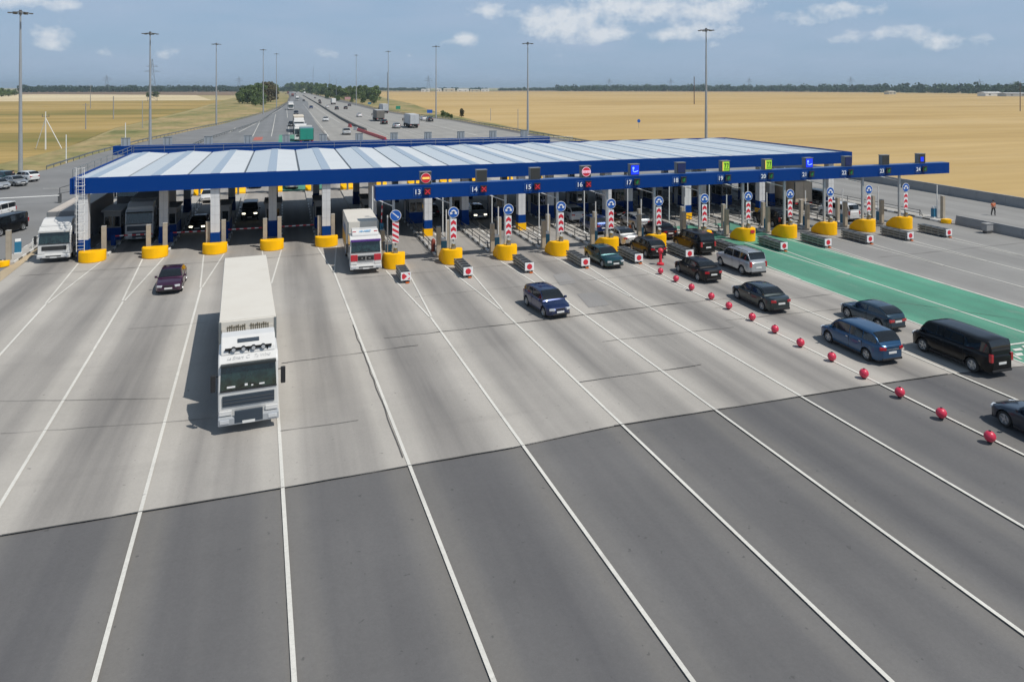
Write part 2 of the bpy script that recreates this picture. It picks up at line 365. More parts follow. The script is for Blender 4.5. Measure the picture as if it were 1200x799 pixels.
sheet('right_carriageway', [(29.2, 131), (28.5, 205), (27.4, 247), (26.4, 281), (26.2, 342), (30, 700), (37, 2600), (58, 2600), (57, 1500), (53, 830), (57, 622), (57, 478), (61, 397), (72, 318), (72, 272), (73, 213), (74.5, 165), (84, 130.5)], -.034, M_roadl)
green = [(lx(7, 60) + .1, 60.6), (lx(7, 60) + .1, 59), (lx(7, 45) + .1, 45), (lx(7, 28) + .1, 28.0), (lx(7, 20) + .3, 20), (lx(9, 20) - .1, 20), (lx(9, 45) - .1, 45), (lx(9, 60) - .1, 60.6)]
sheet('green_lane_surface', green, -.018, M_green)
sheet('green_lane_surface', [(xk(7) + 1.05, 61), (xk(8) - 1.05, 61), (xk(8) - 1.05, 68), (xk(7) + 1.05, 68)], -.018, M_green)
sheet('green_lane_surface', [(xk(8) + 1.05, 61), (xk(9) - 1.05, 61), (xk(9) - 1.05, 68), (xk(8) + 1.05, 68)], -.018, M_green)
sheet('green_lane_surface', [(-1.6, 108), (6.0, 108), (6.4, 236), (-1.2, 236)], -.012, M_green)
sheet('red_lane_patch', [(-8.2, 214), (-5.8, 214), (-5.8, 228), (-8.2, 228)], -.012, mat('red_road_paint', (.42, .12, .09), .9, dirt=.5))
def gq(pxs): return [G(*p) for p in pxs]
for pts in ([(676, 344), (700, 342), (714, 357), (690, 360)], [(648, 322), (664, 319), (676, 331), (656, 334)]):
    sheet('repair_patch', gq(pts), -.016, M_patch)
sheet('kerb_strip', gq([(0, 330), (0, 318), (28, 301), (46, 288), (58, 277), (62, 281), (40, 298)]), -.012, M_ochre)
tracks = MB()

# ---- painted lines, one object per line
def strip(name, pts, w, z=-.006, m=M_paint, widths=None):
    mb = MB(); L = []; R = []
    P = [Vector((*p, 0)) for p in pts]
    for i, p in enumerate(P):
        d = (P[min(i + 1, len(P) - 1)] - P[max(i - 1, 0)]).normalized(); n = Vector((-d.y, d.x, 0))
        ww = (widths[i] if widths else w) / 2
        L.append(p + n * ww); R.append(p - n * ww)
    vs = [(v.x, v.y, z) for v in L] + [(v.x, v.y, z) for v in R]; n = len(P)
    mb.add(vs, [(i, n + i, n + i + 1, i + 1) for i in range(n - 1)])
    o = mb.build(name, m, fix=False)
    if o.data.polygons[0].normal.z < 0: o.data.flip_normals()
    return tag(o, kind='structure')
for k in range(-4, 14):
    y0 = 69.2 if k <= 0 else 58.8
    ym = {-4: 57, -3: 56, -2: 58, -1: 57.5, 0: 60}.get(k, 46.0)
    w = .135
    if k <= 0: yend = 10
    else: yend = 8 if k < 12 else 38
    if k == -4: pts_main = [(lx(k, ym), ym), (lx(k, 45) + .1, 45), (lx(k, 32) + .2, 32), (lx(k, 10), 10)]
    else: pts_main = [(lx(k, y), y) for y in (ym, ym - 6, 36, 30, 24, 18, yend)] if k != 13 else None
    if k == 13: continue
    if k == 12: pts_main = [(lx(k, y), y) for y in (46, 42, 38)]
    strip('lane_line', pts_main, w)
    e = .85
    strip('lane_line', [(xk(k) - e, y0), (lx(k, ym) - .07, ym + .1)], .12, z=-.005)
    strip('lane_line', [(xk(k) + e, y0), (lx(k, ym) + .07, ym + .1)], .12, z=-.004)
for pts, w in (([(296, 160), (304, 144)], 0.19), ([(318, 160), (321, 145), (323, 134)], 0.19), ([(339, 160), (338, 143)], .2), ([(337, 138), (336, 128)], .2),
               ([(358, 152), (352.5, 136)], .25), ([(385, 160), (380, 153)], 0.28), ([(378, 150), (365, 134), (355, 122)], 0.17),
               ([(280, 155), (304, 142.6), (318, 134), (331, 127)], 0.28), ([(268, 156), (276, 150)], .25),
               ([(398, 144), (380, 133), (365, 122.5)], 0.22), ([(452, 164), (430, 154.5), (412, 147)], 0.28),
               ([(455, 160), (431, 149), (410, 140), (390, 129)], 0.17), ([(500, 161), (470, 151), (440, 140), (420, 132)], 0.17), ([(560, 159), (520, 149.5), (490, 143)], .25)):
    strip('lane_line', gq(pts), w)
strip('lane_line', gq([(1177, 404.5), (1200, 401.5), (1240, 396)]), .16, z=.002)
strip('lane_line', gq([(1181, 413), (1197, 421)]), .16, z=.002)
for pts in ([(1186, 409), (1196, 407.5), (1199, 410), (1190, 411)], [(1188, 414), (1197, 413), (1200, 416), (1192, 417)], [(1197, 405), (1212, 403), (1216, 407), (1203, 410)]):
    sheet('lane_marking', gq(pts), .0, M_paint)
strip('lane_line', [(-23.0, 112), (-27.4, 120), (-34, 122)], .2)
# joints and cracks in the paving
def wiggle(a, b, n, amp):
    return [(a[0] + (b[0] - a[0]) * i / n + random.uniform(-amp, amp) * .3, a[1] + (b[1] - a[1]) * i / n + random.uniform(-amp, amp)) for i in range(n + 1)]
for a, b, w in (((-20.1, 27.6), (-9, 28.0), .05), ((-9, 28.0), (0, 28.1), .05), ((0, 28.1), (9.1, 28.3), .05), ((9.1, 28.3), (14, 28.75), .05), ((14, 28.75), (27.6, 28.7), .05), ((27.6, 28.7), (33.2, 28.6), .05),
                (G(450, 396), G(610, 378), .07), (G(610, 378), G(795, 355), .09), (G(795, 355), G(900, 345), .04), (G(330, 425), G(490, 404), .05), (G(678, 447), G(822, 427), .07),
                (G(328, 505), G(420, 492), .03), (G(150, 385), G(240, 378), .04), (G(0, 470), G(200, 466), .03), (G(705, 400), G(860, 383), .035), (G(850, 375), G(990, 361), .04), (G(0, 508), G(250, 490), .03),
                ((4.5, 57.2), (25, 57.6), .05), ((-20, 66.0), (3.7, 66.4), .06), ((28, 42), (38, 42.2), .04), ((50, 50), (70, 50.5), .04), ((9, 50.8), (28, 51.2), .03),
                (G(1040, 352), G(1200, 375), .04)):
    n = max(4, int(math.dist(a, b) / .8)); P = wiggle(a, b, n, .015 if a[1] < 29 else .05)
    strip('paving_joint', P, w, z=-.003, m=M_joint, widths=[w * random.uniform(.4, 1.3) for _ in P])
P = [(lx(0, 46 - i * .9) - .13, 46 - i * .9) for i in range(20)]
strip('paving_joint', [(x + random.uniform(-.04, .03), y) for x, y in P], .05, z=-.003, m=M_joint)

# ---------------------------------------------------------------- materials of built things
M_blue = mat('blue_fascia', (.0006, .040, .215), .55, spec=.12, dirt=.12, dscale=.5, dirtc=(.002, .05, .21))
M_roof = mat('roof_sheet_metal', (.61, .635, .65), .5, dirt=.45, dscale=.35, dirtc=(.52, .55, .57))
M_roof_shaded = mat('roof_sheet_shaded', (.51, .56, .60), .45, dirt=.35, dscale=.35, dirtc=(.47, .53, .58))  # same sheet, with the shade of slopes turned from the sun painted in
M_ridge = mat('translucent_ridge', (.35, .42, .50), .35, dirt=.2, dscale=.6, dirtc=(.3, .36, .42))
M_gutter = mat('gutter', (.10, .12, .14), .7)
M_ceil = mat('ceiling_panel', (.07, .075, .08), .7)
M_colm = mat('column_panel', (.66, .66, .66), .5, dirt=.25, dscale=.8, dirtc=(.42, .41, .39))
M_seam = mat('panel_seam', (.46, .46, .46), .8)
M_yel = mat('yellow_paint', (1.0, .52, .002), .5, spec=.2, dirt=.28, dscale=1.4, dirtc=(.68, .36, .01))
M_steel = mat('galvanised_steel', (.25, .27, .27), .45, metal=.55, dirt=.3, dirtc=(.25, .25, .24))
M_dsteel = mat('dark_steel', (.13, .135, .14), .5, metal=.4, dirt=.3)
M_kerb = mat('kerb_concrete', (.42, .40, .37), .9, dirt=.4, dscale=1.5)
M_white = mat('white_paint', (.78, .78, .76), .5, dirt=.25, dscale=1.5, dirtc=(.5, .48, .44))
M_black = mat('black_plastic', (.022, .022, .024), .5)
M_blackp = mat('dark_kerb_paint', (.15, .15, .145), .6, dirt=.3)
M_red = mat('red_reflective', (.62, .025, .045), .45)
M_signw = mat('white_reflective', (.80, .80, .80), .45)
M_signb = mat('blue_reflective', (.01, .10, .42), .4)
M_teal = mat('teal_cabinet', (.02, .17, .30), .5, dirt=.2)
M_beige = mat('beige_pillar', (.42, .365, .285), .8, dirt=.35, dscale=2)
M_disp = mat('display_face', (.035, .037, .036), .6)
M_case = mat('grey_display_case', (.20, .21, .22), .5, dirt=.2)
M_ledr = mat('red_led', (.5, .02, .04), .5, emit=(.8, .01, .03), es=.16)
M_ledy = mat('yellow_led', (.7, .5, .1), .5, emit=(1, .65, .15), es=.5)
M_ledg = mat('green_led', (.01, .16, .04), .5, emit=(.0, .35, .08), es=.12)
M_ledp = mat('pink_led', (.6, .4, .5), .5, emit=(.9, .6, .75), es=.5)
M_ledb = mat('blue_led', (.005, .03, .6), .5, emit=(.005, .04, .9), es=.6)
M_ledc = mat('pale_blue_led', (.2, .4, .8), .5, emit=(.3, .55, 1), es=.6)
M_ledl = mat('lime_led', (.25, .5, .03), .5, emit=(.32, .62, .03), es=.5)
M_conwall = mat('concrete_wall', (.30, .30, .30), .9, dirt=.4, dscale=.6, dirtc=(.2, .2, .2))
M_glassd = mat('dark_glass', (.012, .016, .018), .06, spec=.8)
M_orange = mat('orange_plastic', (.75, .16, .03), .5)

# ---------------------------------------------------------------- the canopy
CX0, CX1, CY0, CY1 = -17.5, 66.0, 70.0, 96.0
can = thing('toll_canopy', 'long flat toll canopy with blue fascia and pale ribbed metal roof', 'canopy', (0, 0, 0))
mb = MB()
for x0, x1, y0, y1 in ((CX0, CX1, CY0, CY0 + .25), (CX0, CX1, CY1 - .25, CY1), (CX0, CX0 + .25, CY0 + .25, CY1 - .25), (CX1 - .25, CX1, CY0 + .25, CY1 - .25)):
    mb.box((x0 + x1) / 2, (y0 + y1) / 2, 5.78, x1 - x0, y1 - y0, 1.36)
mb.build('fascia', M_blue, can)
mb = MB(); x = CX0 + .25; xs = []
k = -5
while xk(k) < CX1 + 3:
    for xx, z, in ((xk(k) - .42, 7.10), (xk(k) - .40, 7.15), (xk(k) + .40, 7.15), (xk(k) + .42, 7.10), (xk(k + .5) - .10, 6.94), (xk(k + .5) - .09, 6.86), (xk(k + .5) + .09, 6.86), (xk(k + .5) + .10, 6.94)):
        if CX0 + .3 < xx < CX1 - .3: xs.append((xx, z))
    k += 1
xs = [(CX0 + .26, 7.03)] + xs + [(CX1 - .26, 7.03)]
for (xa, za), (xb, zb) in zip(xs[:-1], xs[1:]):
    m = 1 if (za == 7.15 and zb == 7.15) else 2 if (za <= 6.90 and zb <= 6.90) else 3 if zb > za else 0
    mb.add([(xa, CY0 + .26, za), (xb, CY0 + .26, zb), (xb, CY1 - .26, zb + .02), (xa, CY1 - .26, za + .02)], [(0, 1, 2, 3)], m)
mb.build('roof', [M_roof, M_ridge, M_gutter, M_roof_shaded], can, fix=False)
mb = MB(); mb.box((CX0 + CX1) / 2, (CY0 + CY1) / 2, 5.95, CX1 - CX0 - .6, CY1 - CY0 - .6, .12); mb.build('ceiling', M_ceil, can)
mb = MB()
for y in (74.2, 78.5, 83, 87.5, 92): mb.box((CX0 + CX1) / 2, y, 5.66, CX1 - CX0 - .8, .3, .28)
mb.build('ceiling_beam', M_dsteel, can)
def column(x, y, base):
    mb = MB(); s = .76
    mb.box(x, y, 1.75, s, s, 4.0, 0)
    for z in (2.55, 3.35, 4.15, 4.95): mb.box(x, y, z, s + .012, s + .012, .02, 1)
    mb.box(x, y - .21, 1.76, .015, s - .39, 3.9, 1)
    mb.box(x, y, .9, s + .03, s + .03, .85, 2)
    mb.box(x, y, 0, s + .12, s + .12, .9, 3 if base else 2)
    mb.build('column', [M_colm, M_seam, M_blue, M_yel], can)
for k in range(-4, 13):
    if k % 2 == 0: column(xk(k) - (.75 if k == -4 else 0), 70.62, k > 0)
    else: column(xk(k), 75.2, False)
    column(xk(k), 92.6, False)
# caged roof ladder at the left end
lad = thing('cage_ladder', 'white caged ladder climbing from the left column to the canopy roof', 'ladder', (-16.6, 69.6, 0))
mb = MB()
for sx in (-.3, .3): mb.tube((sx, 0, .9), (sx, 0, 8.1), .028, n=6)
mb.build('rail', M_white, lad)
mb = MB()
z = 1.1
while z < 7.2: mb.tube((-.3, 0, z), (.3, 0, z), .016, n=5); z += .3
mb.build('rungs', M_white, lad)
mb = MB()
for z in (2.6, 3.4, 4.2, 5.0, 5.8, 6.6, 7.4, 8.1):
    P = [(.38 * math.cos(a), -.05 - .62 * math.sin(a), z) for a in [i * PI / 8 for i in range(9)]]
    for a, b in zip(P[:-1], P[1:]): mb.tube(a, b, .018, n=5)
for a in (PI * .25, PI * .5, PI * .75): mb.tube((.38 * math.cos(a), -.05 - .62 * math.sin(a), 2.6), (.38 * math.cos(a), -.05 - .62 * math.sin(a), 8.1), .014, n=5)
mb.build('cage', M_white, lad)
def railing(name, label, cat, pts, h, step, m, r=.03, mids=(0.5,), group=None):
    t = thing(name, label, cat, (pts[0][0], pts[0][1], 0), group=group); o = Vector((pts[0][0], pts[0][1], 0))
    post = MB(); bar = MB()
    for a, b in zip(pts[:-1], pts[1:]):
        a = Vector(a) - o; b = Vector(b) - o; n = max(1, int((b - a).length / step))
        for i in range(n + (b == pts[-1])):
            p = a.lerp(b, i / n); post.tube(p, p + Vector((0, 0, h)), r, n=5)
        for q in (1.0,) + tuple(mids): bar.tube(a + Vector((0, 0, h * q)), b + Vector((0, 0, h * q)), r, n=5)
    post.tube(b, b + Vector((0, 0, h)), r, n=5)
    bar.add(post.v, post.f, 0); bar.build('rail', m, t); return t
railing('roof_railing', 'thin white railing along the left edge of the canopy roof', 'railing', [(CX0 + .13, CY0 + .4, 7.14), (CX0 + .13, CY1 - .3, 7.14)], .75, 2.4, M_steel)
railing('roof_railing', 'thin railing along the back edge of the canopy roof', 'railing', [(CX0 + .3, CY1 - .13, 7.14), (40, CY1 - .13, 7.14)], .7, 3.2, M_steel, r=.025)

# ---------------------------------------------------------------- sign gantries
def gantry_display(t, x, kind, yf=59.6):
    mb = MB(); mb.box(x, yf + .46, 6.76, .94, .48, 1.03, 0); mb.box(x, yf + .45, 7.79, 1.0, .56, .05, 0)
    d = mb.build('display_box', M_case, t)
    f = MB(); f.box(x + .01, yf + .20, 6.82, .88, .03, .95, 0); y = yf + .175; zc = 7.30
    mats = [M_disp]
    def disc(r, m, yy, z=zc, xx=0, n=24):
        f.tube((x + xx, yy + .012, z), (x + xx, yy, z), r, n=n, m=m)
    if kind == 'noentry':
        mats += [M_signw, M_ledr, M_ledy]; disc(.44, 1, y); disc(.405, 2, y - .015); f.box(x, y - .036, zc - .09, .62, .02, .18, 3)
    elif kind == 'closed':
        mats += [M_ledp, M_ledr, M_ledp]; disc(.44, 1, y); disc(.39, 2, y - .015); f.box(x, y - .036, zc - .12, .74, .02, .24, 3)
        for i in range(2):
            for j in range(4): f.box(x - .24 + .16 * j, y - .052, zc - .08 + .1 * i, .09, .012, .04, 2)
    elif kind == 'pass':
        mats += [M_ledb, M_ledc]; f.box(x, y, 6.86, .82, .02, .88, 1); disc(.11, 2, y - .015, zc + .17, -.17)
        P = [(-.22, -.05), (-.16, -.16), (-.04, -.2), (.1, -.17), (.24, -.12), (.3, -.08)]
        for a, b in zip(P[:-1], P[1:]): f.tube((x + a[0], y - .02, zc + a[1]), (x + b[0], y - .02, zc + b[1]), .04, n=6, m=2)
        f.tube((x - .17, y - .02, zc + .1), (x - .22, y - .02, zc - .06), .04, n=6, m=2)
    elif kind == 'lime':
        mats += [M_ledl, M_disp, M_ledy]; f.box(x + .04, y, 6.86, .66, .02, .88, 1); f.box(x - .34, y, 6.86, .08, .02, .88, 3)
        for q in (-.10, .18):
            f.box(x + q, y - .02, zc + .2, .22, .02, .08, 2); f.tube((x + q + .07, y - .02, zc + .22), (x + q - .02, y - .02, zc - .16), .035, n=6, m=2)
        for q in range(4): f.box(x - .14 + .13 * q, y - .02, zc - .32, .07, .02, .09, 2)
    elif kind == 'bluecore':
        mats += [M_ledb]; f.box(x, y, 6.98, .42, .02, .5, 1)
    elif kind == 'dimblue':
        mats += [mat('dim_blue_display', (.01, .02, .10), .5)]; f.box(x, y, 6.86, .8, .02, .88, 1)
    f.build('display_face', mats, d)
def lane_signal(t, x, kind, yf=59.6):
    mb = MB(); mb.box(x, yf - .07, 5.92, .56, .12, .54, 0); mb.box(x, yf - .10, 6.47, .62, .2, .03, 0)
    s = mb.build('lane_signal', M_disp, t)
    y = yf - .14; zc = 6.19; g = MB()
    if kind == 'x':
        g.box(x, y, zc - .24, .5, .012, .48, 1)
        for s1 in (1, -1): g.tube((x - .19, y - .02, zc - .19 * s1), (x + .19, y - .02, zc + .19 * s1), .045, n=6, m=0)
        g.build('red_cross', [M_ledr, mat('dim_red_display', (.16, .012, .03), .5)], s)
    else:
        g.tube((x + .12, y - .01, zc + .18), (x - .02, y - .01, zc - .04), .045, n=6)
        g.add([(x - .2, y - .02, zc + .0), (x + .14, y - .02, zc + .0), (x - .03, y - .02, zc - .2)], [(0, 1, 2)])
        g.tube((x - .03, y - .01, zc + .14), (x - .03, y - .01, zc - .05), .05, n=6)
        g.build('green_arrow', M_ledg, s)
gan = thing('lane_gantry', 'blue lane gantry on steel posts carrying lane numbers 13 to 24', 'gantry', (0, 0, 0))
mb = MB(); mb.box(38.4, 60.2, 5.6, 62.2, 1.0, 1.15); mb.box(38.4, 60.2, 6.755, 62.2, .9, .012, 1); mb.build('beam', [M_blue, mat('beam_cap', (.05, .12, .30), .6, dirt=.3)], gan, bevel=.02)
kinds = ['noentry', 'blank', 'blank', 'closed', 'pass', 'dimblue', 'lime', 'lime', 'pass', 'dimblue', 'blank', 'bluecore']
for i in range(12):
    xc = xk(i + 1.5)
    gantry_display(gan, xc + .2, kinds[i])
    lane_signal(gan, xc + .28, 'x' if i < 4 else 'g')
    Mx = Matrix.Translation((xc - .55, 59.57, 6.17)) @ Matrix.Rotation(PI / 2, 4, 'X')
    mb = text_mb(str(13 + i), .58, Mx, extrude=.012, bold=.010)
    for a in (-.34, .34): mb.box(xc - .55 + a, 59.59, 6.17 - .33, .012, .014, .66, 1)
    for q in (-.34, .34): mb.box(xc - .55, 59.585, 6.165 + q, .68, .014, .012, 1)
    mb.build('lane_number', [mat('white_lettering', (.75, .78, .82), .5), mat('frame_line', (.12, .25, .5), .5)], gan)
for k in range(1, 13):
    mb = MB(); mb.box(xk(k), 60.25, 0, .20, .20, 5.6)
    for q in (-.18, .18): mb.box(xk(k) + q * .7, 60.25, 0, .02, .2, 1.2)
    mb.build('post', mat('pale_post_steel', (.46, .49, .51), .45, metal=.2, dirt=.2), gan)
    mb = MB(); mb.tube((xk(k), 60.4, 4.95), (xk(k) - 1.25, 62.2, 5.35), .05, n=6); mb.box(xk(k) - 1.25, 62.2, 5.25, .3, .3, .12)
    mb.build('aerial_arm', M_white, gan)
M_mast_box = mat('pale_case', (.36, .40, .43), .5, dirt=.25)
rg = thing('rear_gantry', 'long dark blue gantry behind the canopy with twelve grey boxes on top', 'gantry', (0, 0, 0))
mb = MB(); mb.box((-21.3 + 40) / 2, 105.5, 6.1, 61.3, 1.0, 1.15); mb.box((-21.3 + 40) / 2, 104.98, 6.62, 61.3, .04, .05, 1); mb.build('beam', [M_blue, M_signb], rg, bevel=.02)
for i in range(12):
    x = -19.9 + 5.07 * i
    mb = MB(); mb.box(x, 105.6, 7.25, 1.02, .5, 1.0); mb.box(x - .25, 105.33, 7.32, .05, .04, .86, 1); mb.box(x + .25, 105.33, 7.32, .05, .04, .86, 1); mb.box(x, 105.6, 8.25, 1.08, .56, .05, 1)
    mb.build('display_box', [M_mast_box, M_steel], rg)
for k in range(-4, 8):
    mb = MB(); mb.box(xk(k), 105.5, 0, .26, .26, 6.1); mb.build('post', M_steel, rg)

# ---------------------------------------------------------------- islands, booths and their furniture
def lane_word(k):
    if k <= 0: return 'the %s low yellow nose from the left' % ORD[k + 4]
    if k == 1: return 'the left edge of lane 13'
    if k == 13: return 'the right edge of lane 24'
    return 'lanes %d and %d' % (11 + k, 12 + k)
def at_isl(k, pre): return (pre + ' beside ' + lane_word(k)) if (k <= 1 or k == 13) else (pre + ' between ' + lane_word(k))
# slab
def island_mesh(y0, y1):
    mb = MB(); w = .95
    pts = [(-w, y0 + .5), (-w * .7, y0 + .12), (0, y0), (w * .7, y0 + .12), (w, y0 + .5), (w, y1 - .5), (0, y1), (-w, y1 - .5)]
    mb.prism(pts, -.02, .17)
    n = 0; y = y0 + .8
    while y < min(y1 - 1, y0 + 24):
        for s in (-1, 1): mb.box(s * (w + .004), y + .5, .01, .02, 1.0, .163, 1 + n % 2)
        if n % 2 == 0:
            for s in (-1, 1): mb.box(s * (w - .07), y + .5, .171, .14, 1.0, .006, 1)
        y += 1.0; n += 1
    return mb
isl = {}
first = island_mesh(61.6, 106).build('traffic_island', [M_kerb, M_white, M_blackp]); tag(first, kind='structure'); first.location = (xk(1), 0, 0)
for k in range(2, 13):
    o = first.copy(); C.objects.link(o); o.location = (xk(k), 0, 0)
firstL = island_mesh(70.8, 107).build('traffic_island', [M_kerb, M_white, M_blackp]); tag(firstL, kind='structure'); firstL.location = (xk(-4), 0, 0)
for k in range(-3, 1):
    o = firstL.copy(); C.objects.link(o); o.location = (xk(k), 0, 0)
o = island_mesh(60.5, 96).build('traffic_island', [M_kerb, M_white, M_blackp]); tag(o, kind='structure'); o.location = (70.6, 0, 0)
# impact blocks
def block_tall(m=M_yel):
    mb = MB(); R = .88; st = [0, .03, .10, .22, .40, .62, .88, 1.1, 1.3, 1.5, 1.7, 1.9, 2.1, 2.3]
    rows = []
    for y in st:
        w = R * math.sqrt(max(0.0, 1 - ((R - y) / R) ** 2)) if y < R else R
        w = max(w, .06); h = 1.22 if y < .9 else 1.22 - .85 * (1 - math.cos(min(1, (y - .9) / 1.4) * PI / 2))
        rows.append([(-w, y, 0), (-w, y, h - .05), (-w * .95, y, h), (0, y, h + .012), (w * .95, y, h), (w, y, h - .05), (w, y, 0)])
    mb.grid(rows); mb.add(rows[0], [tuple(range(7))]); mb.add(rows[-1], [tuple(range(7))])
    return mb
blk = block_tall().build('impact_block', M_yel, smooth=40); blk.location = (xk(1), 58.85, 0)
tag(blk, 'tall rounded yellow block before the gantry beside the left edge of lane 13', 'traffic block', 'tall yellow blocks under the gantry')
blocks = {1: blk}
for k in range(2, 13):
    o = blk.copy(); C.objects.link(o); o.location = (xk(k), 58.85, 0); o['label'] = 'tall rounded yellow block before the gantry between ' + lane_word(k); blocks[k] = o
for k, px in ((7, .42), (8, .1)):
    MB().box(px, -.02 if k == 8 else .09, .82, .46, .04, .30).build('red_plate', M_red, blocks[k])
def block_low():
    mb = MB(); R = 1.05; rows = []
    for y in (0, .03, .1, .2, .35, .55, .8, 1.05, 1.3):
        w = R * math.sqrt(max(0.0, 1 - ((R - y) / R) ** 2)) if y < R else R; w = max(w, .08)
        rows.append([(-w, y, 0), (-w, y, .80), (-w * .95, y, .86), (w * .95, y, .86), (w, y, .80), (w, y, 0)])
    mb.grid(rows); mb.add(rows[0], [tuple(range(6))]); mb.add(rows[-1], [tuple(range(6))]); return mb
bl = block_low().build('island_nose', M_yel, smooth=40); bl.location = (xk(-4), 69.0, 0)
tag(bl, 'low yellow nose under the first column from the left end', 'traffic block', 'low yellow noses under the canopy edge')
for k in range(-3, 1):
    o = bl.copy(); C.objects.link(o); o.location = (xk(k), 69.0, 0); o['label'] = 'low yellow nose under the %s column from the left end' % ORD[k + 4]
rb = block_tall().build('rear_island_nose', M_yel, smooth=40); rb.location = (xk(-4), 108.6, 0); rb.rotation_euler.z = PI
tag(rb, 'yellow block on the far side of the canopy, first from the left', 'traffic block', 'yellow blocks behind the canopy')
for k in range(-3, 8):
    o = rb.copy(); C.objects.link(o); o.location = (xk(k), 108.6, 0); o['label'] = 'yellow block on the far side of the canopy, %s from the left' % ORD[k + 4]
# obstacle sign: blue disc over a striped board with a lamp
def arrow2d(mb, p0, p1, w, y, m, hw=None):
    a = Vector((p0[0], 0, p0[1])); b = Vector((p1[0], 0, p1[1])); d = (b - a).normalized(); n = Vector((-d.z, 0, d.x)); hw = hw or w * 1.5
    h = b - d * hw * 1.1
    P = [a + n * w / 2, h + n * w / 2, h + n * hw, b, h - n * hw, h - n * w / 2, a - n * w / 2]
    mb.add([(p.x, y, p.z) for p in P], [tuple(range(7))], m)
def obstacle_sign(loc, label, stripes):
    t = thing('obstacle_sign', label, 'road sign', loc, group='blue disc signs on the yellow blocks')
    mb = MB(); mb.box(0, .12, 1.15, .08, .08, 3.6); mb.box(0, .06, 4.0, .3, .06, .05); mb.build('pole', M_steel, t)
    d = MB(); d.tube((0, .02, 4.33), (0, -.02, 4.33), .47, n=28, m=1); d.tube((0, -.02, 4.33), (0, -.032, 4.33), .43, n=28, m=0)
    dd = d.build('disc', [M_signb, M_signw], t)
    a = MB()
    if stripes: arrow2d(a, (-.26, 4.33 + .26), (.28, 4.33 - .2), .08, -.036, 0, .11)
    else:
        for s in (-1, 1):
            a.tube((s * -.01, -.034, 4.33 + .17), (s * .15, -.034, 4.33 + .10), .06, n=6)
            arrow2d(a, (s * .10, 4.33 + .16), (s * .27, 4.33 - .18), .12, -.038, 0, .16)
    a.build('arrow', M_signw, dd)
    b = MB(); b.box(0, 0, 2.05, .54, .03, 1.72, 0)
    y = -.018
    if stripes:
        for i in range(5):
            z = 2.0 + i * .44
            pts = [(-.26, z + .22), (.26, z - .08), (.26, z + .14), (-.26, z + .44)]
            pts = [(px, min(3.76, max(2.06, pz))) for px, pz in pts]
            b.add([(px, y, pz) for px, pz in pts], [(0, 1, 2, 3)], 1)
    else:
        for i in range(3):
            z = 2.10 + i * .56
            b.add([(-.23, y, z), (0, y, z + .14), (.23, y, z), (.23, y, z + .27), (0, y, z + .47), (-.23, y, z + .27)], [(0, 1, 4, 5), (1, 2, 3, 4)], 1)
    b.build('striped_board', [M_signw, M_red], t)
    l = MB(); l.box(0, -.02, 1.24, .34, .3, .30); l.tube((0, -.02, 1.56), (0, -.16, 1.76), .16, n=12, m=0); l.build('warning_lamp', M_steel, t)
    return t
obstacle_sign((xk(1) + .05, 59.45, 0), 'blue disc sign with a diagonal arrow over a red and white striped board', True)
sg = obstacle_sign((xk(2) + .05, 59.45, 0), 'blue disc sign with two arrows over red chevrons between lanes 13 and 14', False)
for k in range(3, 13): dup(sg, (xk(k) + .05, 59.45, 0), 0, 'blue disc sign with two arrows over red chevrons between ' + lane_word(k))
# crash cushions
def cushion(loc, label, L=3.5, arrow=False):
    t = thing('crash_cushion', label, 'crash cushion', loc, group='steel crash cushions before the gantry')
    mb = MB()
    for s in (-1, 1):
        for z in (.18, .42, .64): mb.box(s * .345, L / 2, z, .07, L, .15)
        for i in range(5): mb.box(s * .30, .2 + i * (L - .4) / 4, .03, .06, .1, .74)
    for i in range(5): mb.box(0, .15 + i * (L - .3) / 4, .74, .76, .09, .05)
    mb.build('steel_frame', M_steel, t, bevel=.01)
    b = MB()
    n = 4
    for i in range(n):
        b.box(0, .15 + (i + .5) * (L - .3) / n, .12, .6, (L - .3) / n - .16, .66)
    b.build('rubber_cells', M_black, t, bevel=.02)
    p = MB(); p.box(0, -.05, .20, .76, .06, .62, 0); pl = p.build('front_plate', M_signw, t, bevel=.01)
    q = MB()
    if arrow: arrow2d(q, (-.30, .51), (.1, .51), .36, -.085, 0, .26); q.add([(.12, -.085, .75), (.3, -.085, .75), (.3, -.085, .58)], [(0, 1, 2)]); q.add([(.12, -.085, .27), (.3, -.085, .27), (.3, -.085, .44)], [(0, 1, 2)])
    else: q.tube((0, -.081, .51), (0, -.09, .51), .235, n=8)
    q.build('red_mark', M_red, pl)
    f = MB()
    for s in (-1, 1): f.box(s * .25, .1, 0, .12, .2, .2)
    f.box(.12, -.12, 0.01, .26, .16, .05, 1); f.build('foot', [M_dsteel, M_orange], t)
    return t
cushion((xk(1) + .1, 54.6, 0), 'steel crash cushion with a red arrow plate before lane 13', 2.6, True)
cs = cushion((xk(2) + .1, 54.6, 0), 'x', 3.3); cs['label'] = 'steel crash cushion with a red dot plate between lanes 13 and 14'
for k in range(3, 13):
    dup(cs, (xk(k) + .25, 54.5, 0), 0, 'steel crash cushion with a red dot plate between ' + lane_word(k))

